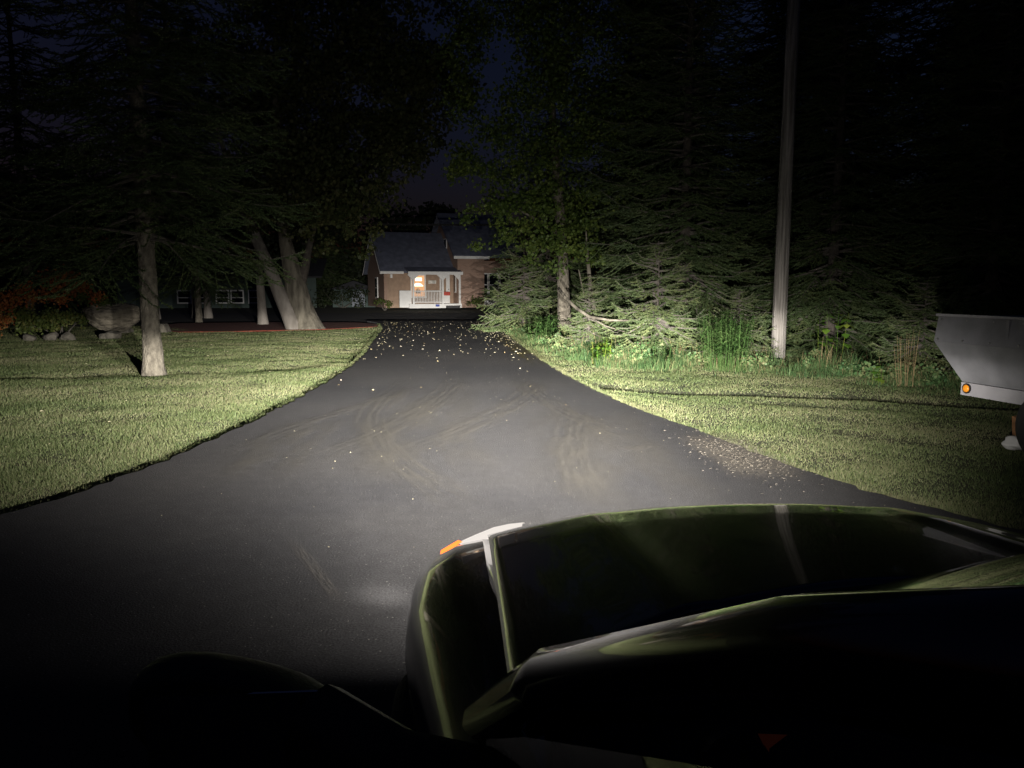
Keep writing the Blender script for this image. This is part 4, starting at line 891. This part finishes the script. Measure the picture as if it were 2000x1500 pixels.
# ------------------------------------------------------------------ the car (local frame: x right, y forward, z up)
CAR_RZ = R(4.0)
car = empty('car', (.67, 1.10, 0), CAR_RZ); tag(car, 'black car with its headlamps on, seen over bonnet and driver side mirror', 'car')
def hood_z(x, y):
    zc = np.interp(y, [-.4, -.2, .12, .4, .7, .85, .95, 1.02, 1.08, 1.14, 1.2], [1.01, .998, .970, .940, .908, .887, .862, .830, .785, .72, .64])
    ax = abs(x)
    z = zc - .075 * (ax / .68) ** 2.4
    z += .010 * math.exp(-((ax - .40) / .05) ** 2) * min(1, max(0, (1.05 - y) / .4)) - .0
    return float(z)
def hood_pt(u, v):
    x = (u * 2 - 1) * (.680 - .008 * v)
    yr = .125 - .200 * max(0.0, math.sqrt(x * x + .0081) / .686 - .131) ** 1.2; yf = 1.085 - .135 * (abs(x) / .66) ** 2.2
    y = yr + (yf - yr) * (1 - (1 - v) ** 1.0)
    return (x, y, hood_z(x, y))
hood = MB().grid(hood_pt, 48, 40).build('bonnet', M['paint'], car, smooth=True, solid=.018)
# lower body: lofted half sections mirrored
ST = [  # y, half width, centre top, edge z at the bonnet line, shoulder z, under z, tub(0/1)
    (1.235, .34, .56, .55, .50, .30, 0), (1.215, .52, .62, .60, .54, .25, 0), (1.17, .66, .66, .655, .58, .22, 0), (1.10, .755, .715, .712, .62, .21, 0), (1.02, .812, .79, .752, .655, .20, 0), (.94, .842, .825, .780, .68, .20, 0), (.84, .860, .85, .806, .70, .20, 0), (.68, .864, .88, .831, .72, .19, 0),
    (.45, .857, .91, .856, .74, .19, 0), (.20, .822, .94, .882, .765, .19, 0), (-.02, .795, .95, .900, .785, .19, 0), (-.12, .785, .90, .906, .79, .19, 0), (-.22, .785, .60, .910, .80, .19, 1), (-.9, .84, .45, .93, .82, .19, 1), (-1.6, .86, .45, .945, .84, .19, 1), (-2.05, .87, .55, .96, .85, .19, 1),
    (-2.2, .87, .965, .965, .85, .20, 0), (-2.6, .85, .96, .945, .84, .22, 0), (-2.85, .79, .93, .91, .80, .26, 0), (-2.95, .66, .88, .85, .73, .32, 0)]
secs = []
for (y, w, zt, ze, zs, zb, tub) in ST:
    xe = min(.675, w * .80); k = (w - xe)
    if tub: h = [(0, zt), (xe * .5, zt), (xe * .93, zt), (xe * .975, ze - .03), (xe + .02, ze)]
    else:
        def in_z(x): return min(hood_z(x, y) - .035, zt) if y < 1.12 and y > -.15 else zt
        h = [(0, in_z(0)), (xe * .5, in_z(xe * .5)), (xe * .97, min(in_z(xe), ze - .02)), (xe + .004, ze - .014), (xe + .012, ze)]
    h += [(xe + k * .45, ze - .012), (xe + k * .74, ze - .038), (xe + k * .92, ze - (ze - zs) * .62), (w, zs), (w + .006, zs - .10), (w + .004, (zs + zb) / 2), (w - .02, zb + .12), (w - .06, zb + .03), (w * .6, zb), (0, zb)]
    secs.append([(x, y, z) for x, z in h])
np_ = len(secs[0]); V = []; Fc = []
for s in secs: V += s + [(-x, y, z) for (x, y, z) in s[1:-1]]
ring = np_ + np_ - 2
order = list(range(np_)) + list(range(ring - 1, np_ - 1, -1))
for i in range(len(secs) - 1):
    for k in range(ring):
        a, b = order[k], order[(k + 1) % ring]
        Fc.append((i * ring + a, i * ring + b, (i + 1) * ring + b, (i + 1) * ring + a))
Fc.append(tuple(order)); Fc.append(tuple((len(secs) - 1) * ring + k for k in order[::-1]))
body = MB().add(V, Fc).build('body', M['paint'], car, smooth=True, recalc=True)
# wheel arches cut out of the body
AX_F, AX_R = .42, -2.02
cut = MB()
for ya in (AX_F, AX_R):
    for s in (-1, 1):
        cut.tube([(s * .62, ya, .32), (s * 1.2, ya, .32)], .375, 40)
cut = cut.build('cutter', None, car, recalc=True)
bm_ = body.modifiers.new('arch', 'BOOLEAN'); bm_.operation = 'DIFFERENCE'; bm_.object = cut; bm_.solver = 'EXACT'
bpy.context.view_layer.update()
dg = bpy.context.evaluated_depsgraph_get(); me2 = bpy.data.meshes.new_from_object(body.evaluated_get(dg)); body.modifiers.clear(); body.data = me2
bpy.data.objects.remove(cut)
em = body.modifiers.new('edge', 'EDGE_SPLIT'); em.split_angle = R(40)
for ya in (AX_F, AX_R):
    for s in (-1, 1):
        w = MB(); w.tube([(s * .66, ya, .32), (s * .68, ya, .32), (s * .86, ya, .32), (s * .885, ya, .32)], [.29, .325, .325, .295], 40); w = w.build('wheel', M['rubber'], car, bevel=.012)
        MB().tube([(s * .80, ya, .32), (s * .888, ya, .32)], .205, 32).build('rim', M['alloy'], w)
# headlamps: top edge of the lens shows above the wing, amber marker at its outer end
def lamp_lens(s):
    path = [(.565, 1.060, .786), (.605, 1.050, .786), (.65, 1.038, .781), (.70, 1.006, .772), (.745, .966, .766)]
    v = []; f = []
    for (x, y, z) in path:
        t_ = (x - .555) / .19; tw = .004 + .014 * math.sin(math.pi * min(1, t_ * .9 + .08))
        v += [(s * (x - .004), y - tw, z + .001), (s * x, y + .010, z - .003), (s * (x + .012), y + .040, z - .055), (s * (x + .01), y + .045, z - .12)]
    for i in range(len(path) - 1):
        for k in range(3): f.append((i * 4 + k, i * 4 + k + 1, i * 4 + k + 5, i * 4 + k + 4))
    return v, f
for s in (-1, 1):
    v, f = lamp_lens(s)
    L_ = MB().add(v, f).build('headlamp', M['lens'], car, smooth=True, recalc=True)
    MB().add([(s * .738, .946, .772), (s * .750, .985, .764), (s * .765, .990, .700), (s * .782, .900, .765), (s * .796, .940, .752), (s * .81, .925, .69)], [(0, 1, 4, 3), (1, 2, 5, 4)]).build('amber_marker', M['amber'], L_)
MB().box((0, 1.245, .42), (.95, .03, .16)).build('grille', M['plastic'], car, bevel=.01)
MB().box((0, 1.262, .46), (.50, .012, .11)).build('number_plate', M['plaque'], car)
# greenhouse
A0, A1 = (.70, -.24, .952), (.50, -.98, 1.395)
def ws(u, v):
    s = u * 2 - 1
    b = Vector((s * .685, .085 - .200 * max(0.0, math.sqrt(s * s + .0176) - .1327) ** 1.2, .957 - .075 * abs(s) ** 2.2)); t = Vector((s * .50, -.86 - .10 * s * s, 1.425 - .035 * s * s))
    p = b.lerp(t, v); p.z += .03 * math.sin(math.pi * v); return p
MB().grid(ws, 24, 12).build('windscreen', M['glass'], car, smooth=True)
MB().grid(lambda u, v: ws(u, v * .07) + Vector((0, .004, .002)), 24, 1).build('cowl', M['plastic'], car, smooth=True)
for s in (-1, 1):
    MB().tube([(s * .715, -.09, .875), (s * .660, -.38, 1.09), (s * .585, -.72, 1.28), (s * .515, -.98, 1.392)], [.030, .028, .028, .028], 10).build('windscreen_pillar', M['paint'], car, smooth=True)
    MB().tube([(s * .515, -.98, 1.392), (s * .545, -1.5, 1.415), (s * .53, -2.0, 1.37), (s * .62, -2.5, 1.10), (s * .66, -2.72, .965)], .03, 10).build('roof_rail', M['paint'], car, smooth=True)
    MB().tube([(s * .735, -1.28, .95), (s * .545, -1.38, 1.41)], .032, 8).build('door_pillar', M['plastic'], car, smooth=True)
    MB().add([(s * .715, -.16, .905), (s * .745, -1.26, .95), (s * .55, -1.36, 1.40), (s * .53, -1.02, 1.385)], [(0, 1, 2, 3)]).build('side_window', M['glass'], car)
    MB().add([(s * .745, -1.32, .95), (s * .745, -2.1, .96), (s * .60, -2.3, 1.2), (s * .54, -1.98, 1.36), (s * .55, -1.42, 1.40)], [(0, 1, 2, 3, 4)]).build('side_window', M['glass'], car)
def rf_(u, v):
    s = u * 2 - 1; y = -.87 - 1.15 * v - .10 * s * s * (1 - v)
    return Vector((s * (.505 + .045 * math.sin(math.pi * v)), y, 1.43 + .035 * math.sin(math.pi * min(1, v * .9)) - .045 * s * s - .03 * v))
MB().grid(rf_, 16, 12).build('roof', M['paint'], car, smooth=True, solid=.02)
MB().grid(lambda u, v: Vector(((u * 2 - 1) * (.50 + .12 * v), -2.03 - .62 * v, 1.385 - .40 * v - .04 * (u * 2 - 1) ** 2 * (1 - v))), 10, 6).build('rear_window', M['glass'], car, smooth=True)
# interior: dashboard, gauges, steering wheel, seats
MB().grid(lambda u, v: Vector(((u * 2 - 1) * .65, .03 - .18 * abs(u * 2 - 1) ** 1.5 - .50 * v, .885 - .03 * v - .22 * max(0, v - .75) * 4 + .03 * math.exp(-((u - .24) / .1) ** 2) * math.sin(math.pi * v))), 28, 12).build('dashboard', M['cabin'], car, smooth=True)
bn = MB().tube([(-.432, -.262, .905), (-.424, -.225, .885)], [.040, .046], 28).build('gauge_cluster', M['plastic'], car)
MB().add([(-.400, -.232, .932), (-.364, -.232, .929), (-.386, -.234, .914), (-.388, -.237, .891), (-.397, -.237, .891), (-.391, -.234, .914)], [(0, 1, 2, 5), (5, 2, 3, 4)]).build('gauge_light', M['gauge'], bn)
MB().add([(-.352, -.239, .899), (-.31, -.243, .899), (-.304, -.245, .888), (-.350, -.245, .888)], [(0, 1, 2, 3)]).build('gauge_light', M['gauge'], bn)
st_ = MB(); ring_pts = [(-.37 + .185 * math.cos(a), -.70 - .05 * math.sin(a), .86 + .175 * math.sin(a)) for a in [2 * math.pi * i / 32 for i in range(33)]]
st_.tube(ring_pts, .016, 8, False); st_.tube([(-.37, -.69, .86), (-.37, -.5, .82)], .05, 10); st_.box((-.37, -.695, .86), (.34, .02, .06)); st_.build('steering_wheel', M['cabin'], car, smooth=True)
for x in (-.37, .37):
    se = MB(); se.box((x, -1.25, .52), (.5, .5, .16)); se.box((x, -1.55, .85), (.48, .14, .62), 0, -.25); se.box((x, -1.68, 1.22), (.24, .09, .16), 0, -.2); se.build('seat', M['cabin'], car, bevel=.04)
# door mirrors
for s in (-1, 1):
    def mr(u, v):
        a = 2 * math.pi * u; b = math.pi * (v - .5)
        sg = lambda t, e: math.copysign(abs(t) ** e, t)
        x = sg(math.cos(a), .75) * sg(math.cos(b), .7) * .135; y = sg(math.sin(a), .8) * sg(math.cos(b), .7) * .075; z = sg(math.sin(b), .75) * .066
        if y < -.035: y = -.035
        z += .035 * (x / .135)
        return Vector((s * (1.03 + x), -.09 + y, .893 + z))
    mm = MB().grid(mr, 32, 16).build('door_mirror', M['plastic'], car, smooth=True)
    MB().tube([(s * .70, -.24, .885), (s * .82, -.19, .88), (s * .93, -.12, .895)], [.04, .045, .055], 10).build('mirror_arm', M['plastic'], mm, smooth=True)
    MB().box((s * 1.03, -.128, .893), (.21, .004, .11)).build('mirror_glass', M['chrome'], mm)
for s in (-1, 1):
    p = [(s * .05 + (0 if s > 0 else -.45), -.11, 1.024), (s * .3 + (.1 if s > 0 else -.2), -.20, 1.03)]
    MB().tube([(-.5 + (.55 if s > 0 else 0), -.055 + (.10 if s > 0 else 0), .930 + (.03 if s > 0 else 0)), (.02 + .5 * (s > 0), -.01, .985)], .009, 6).build('wiper', M['plastic'], car)

# headlamp light: a spot with a low-beam pattern worked out from the direction of each ray
def beam_light(s):
    ld = bpy.data.lights.new('headlamp_light', 'SPOT'); ld.energy = HEAD_W; ld.spot_size = R(172); ld.spot_blend = .15; ld.shadow_soft_size = .04; ld.color = (1.0, .955, .885)
    ld.use_nodes = True; nt = ld.node_tree; n = nt.nodes; l = nt.links; em = n['Emission']
    tc = n.new('ShaderNodeTexCoord'); sx = n.new('ShaderNodeSeparateXYZ'); l.new(tc.outputs['Normal'], sx.inputs[0])
    def val(x):
        v = n.new('ShaderNodeValue'); v.outputs[0].default_value = x; return v.outputs[0]
    def mth(op, a, b=0.0, c=0.0, clamp=False):
        m = n.new('ShaderNodeMath'); m.operation = op; m.use_clamp = clamp
        for i, q in enumerate((a, b, c)):
            if isinstance(q, (int, float)): m.inputs[i].default_value = q
            else: l.new(q, m.inputs[i])
        return m.outputs[0]
    def smooth(x, a, b, y0=0.0, y1=1.0):
        m = n.new('ShaderNodeMapRange'); m.interpolation_type = 'SMOOTHSTEP'; l.new(x, m.inputs[0])
        for i, q in enumerate((a, b, y0, y1)): m.inputs[i + 1].default_value = q
        return m.outputs[0]
    az = mth('MAXIMUM', mth('ABSOLUTE', sx.outputs[2]), .02)
    tx = mth('DIVIDE', sx.outputs[0], az); ty = mth('DIVIDE', sx.outputs[1], az)
    cutoff = smooth(tx, 0.02, .30, -.014, .010)
    d = mth('SUBTRACT', ty, cutoff)                                        # above (+) or below (-) the cutoff
    below = smooth(d, -.030, .016, 1.0, 0.0)
    fall = mth('EXPONENT', mth('MULTIPLY', mth('MINIMUM', d, 0.0), 1 / .075))
    fall = mth('ADD', fall, mth('MULTIPLY', mth('EXPONENT', mth('MULTIPLY', mth('MINIMUM', d, 0.0), 1 / .15)), .15))
    fall = mth('MINIMUM', fall, .45)
    lat = mth('POWER', mth('ADD', mth('MULTIPLY', mth('MULTIPLY', tx, tx), 1 / .36 ** 2), 1.0), -1.2)
    lat = mth('MINIMUM', lat, .58)
    low = mth('MULTIPLY', mth('MULTIPLY', mth('MULTIPLY', below, fall), lat), smooth(tx, -.05, .25, 1.0, .72))
    up_ = mth('EXPONENT', mth('MULTIPLY', mth('MAXIMUM', d, 0.0), -1 / .043))
    up_ = mth('ADD', mth('MULTIPLY', mth('MULTIPLY', up_, mth('MULTIPLY', smooth(tx, -.34, -.10, .13, 1.0), smooth(tx, .10, .45, 1.0, .36))), .40), mth('MULTIPLY', mth('EXPONENT', mth('MULTIPLY', mth('MAXIMUM', d, 0.0), -1 / .24)), .0115))
    lat2 = mth('POWER', mth('ADD', mth('MULTIPLY', mth('MULTIPLY', tx, tx), 1 / .30 ** 2), 1.0), -1.0)
    under = mth('EXPONENT', mth('MULTIPLY', mth('MINIMUM', d, 0.0), 1 / .05))
    tot = mth('ADD', low, mth('MULTIPLY', mth('MULTIPLY', up_, lat2), under))
    tot = mth('MULTIPLY', tot, mth('MULTIPLY', smooth(tx, -1.6, -.8, 0.0, 1.0), smooth(tx, .32, .95, 1.0, 0.0)))
    wide = mth('DIVIDE', .0011, mth('ADD', 1.0, mth('MULTIPLY', mth('MULTIPLY', tx, tx), 1.2)))          # dim spill beside the car
    wide = mth('MULTIPLY', wide, mth('MULTIPLY', smooth(ty, -1.4, -.25, 0.0, 1.0), smooth(ty, -.05, .1, 1.0, 0.0)))
    wide = mth('MULTIPLY', wide, smooth(tx, .5, 1.2, 1.0, 0.0))
    tot = mth('ADD', tot, wide)
    if s < 0:                                                                # stray streak of the near-side lamp on the asphalt
        gx = mth('DIVIDE', mth('ADD', tx, .32), .09); gy = mth('DIVIDE', mth('ADD', ty, .52), .045)
        tot = mth('ADD', tot, mth('MULTIPLY', mth('EXPONENT', mth('MULTIPLY', mth('ADD', mth('MULTIPLY', gx, gx), mth('MULTIPLY', gy, gy)), -1.0)), .0045))
    l.new(mth('MULTIPLY', tot, 20.0), em.inputs['Strength'])
    o = bpy.data.objects.new('headlamp_light', ld); C.objects.link(o); o.parent = car
    o.location = (s * .66, 1.10, .70); o.rotation_euler = (R(90), 0, 0)
    return o
for s in (-1, 1): beam_light(s)
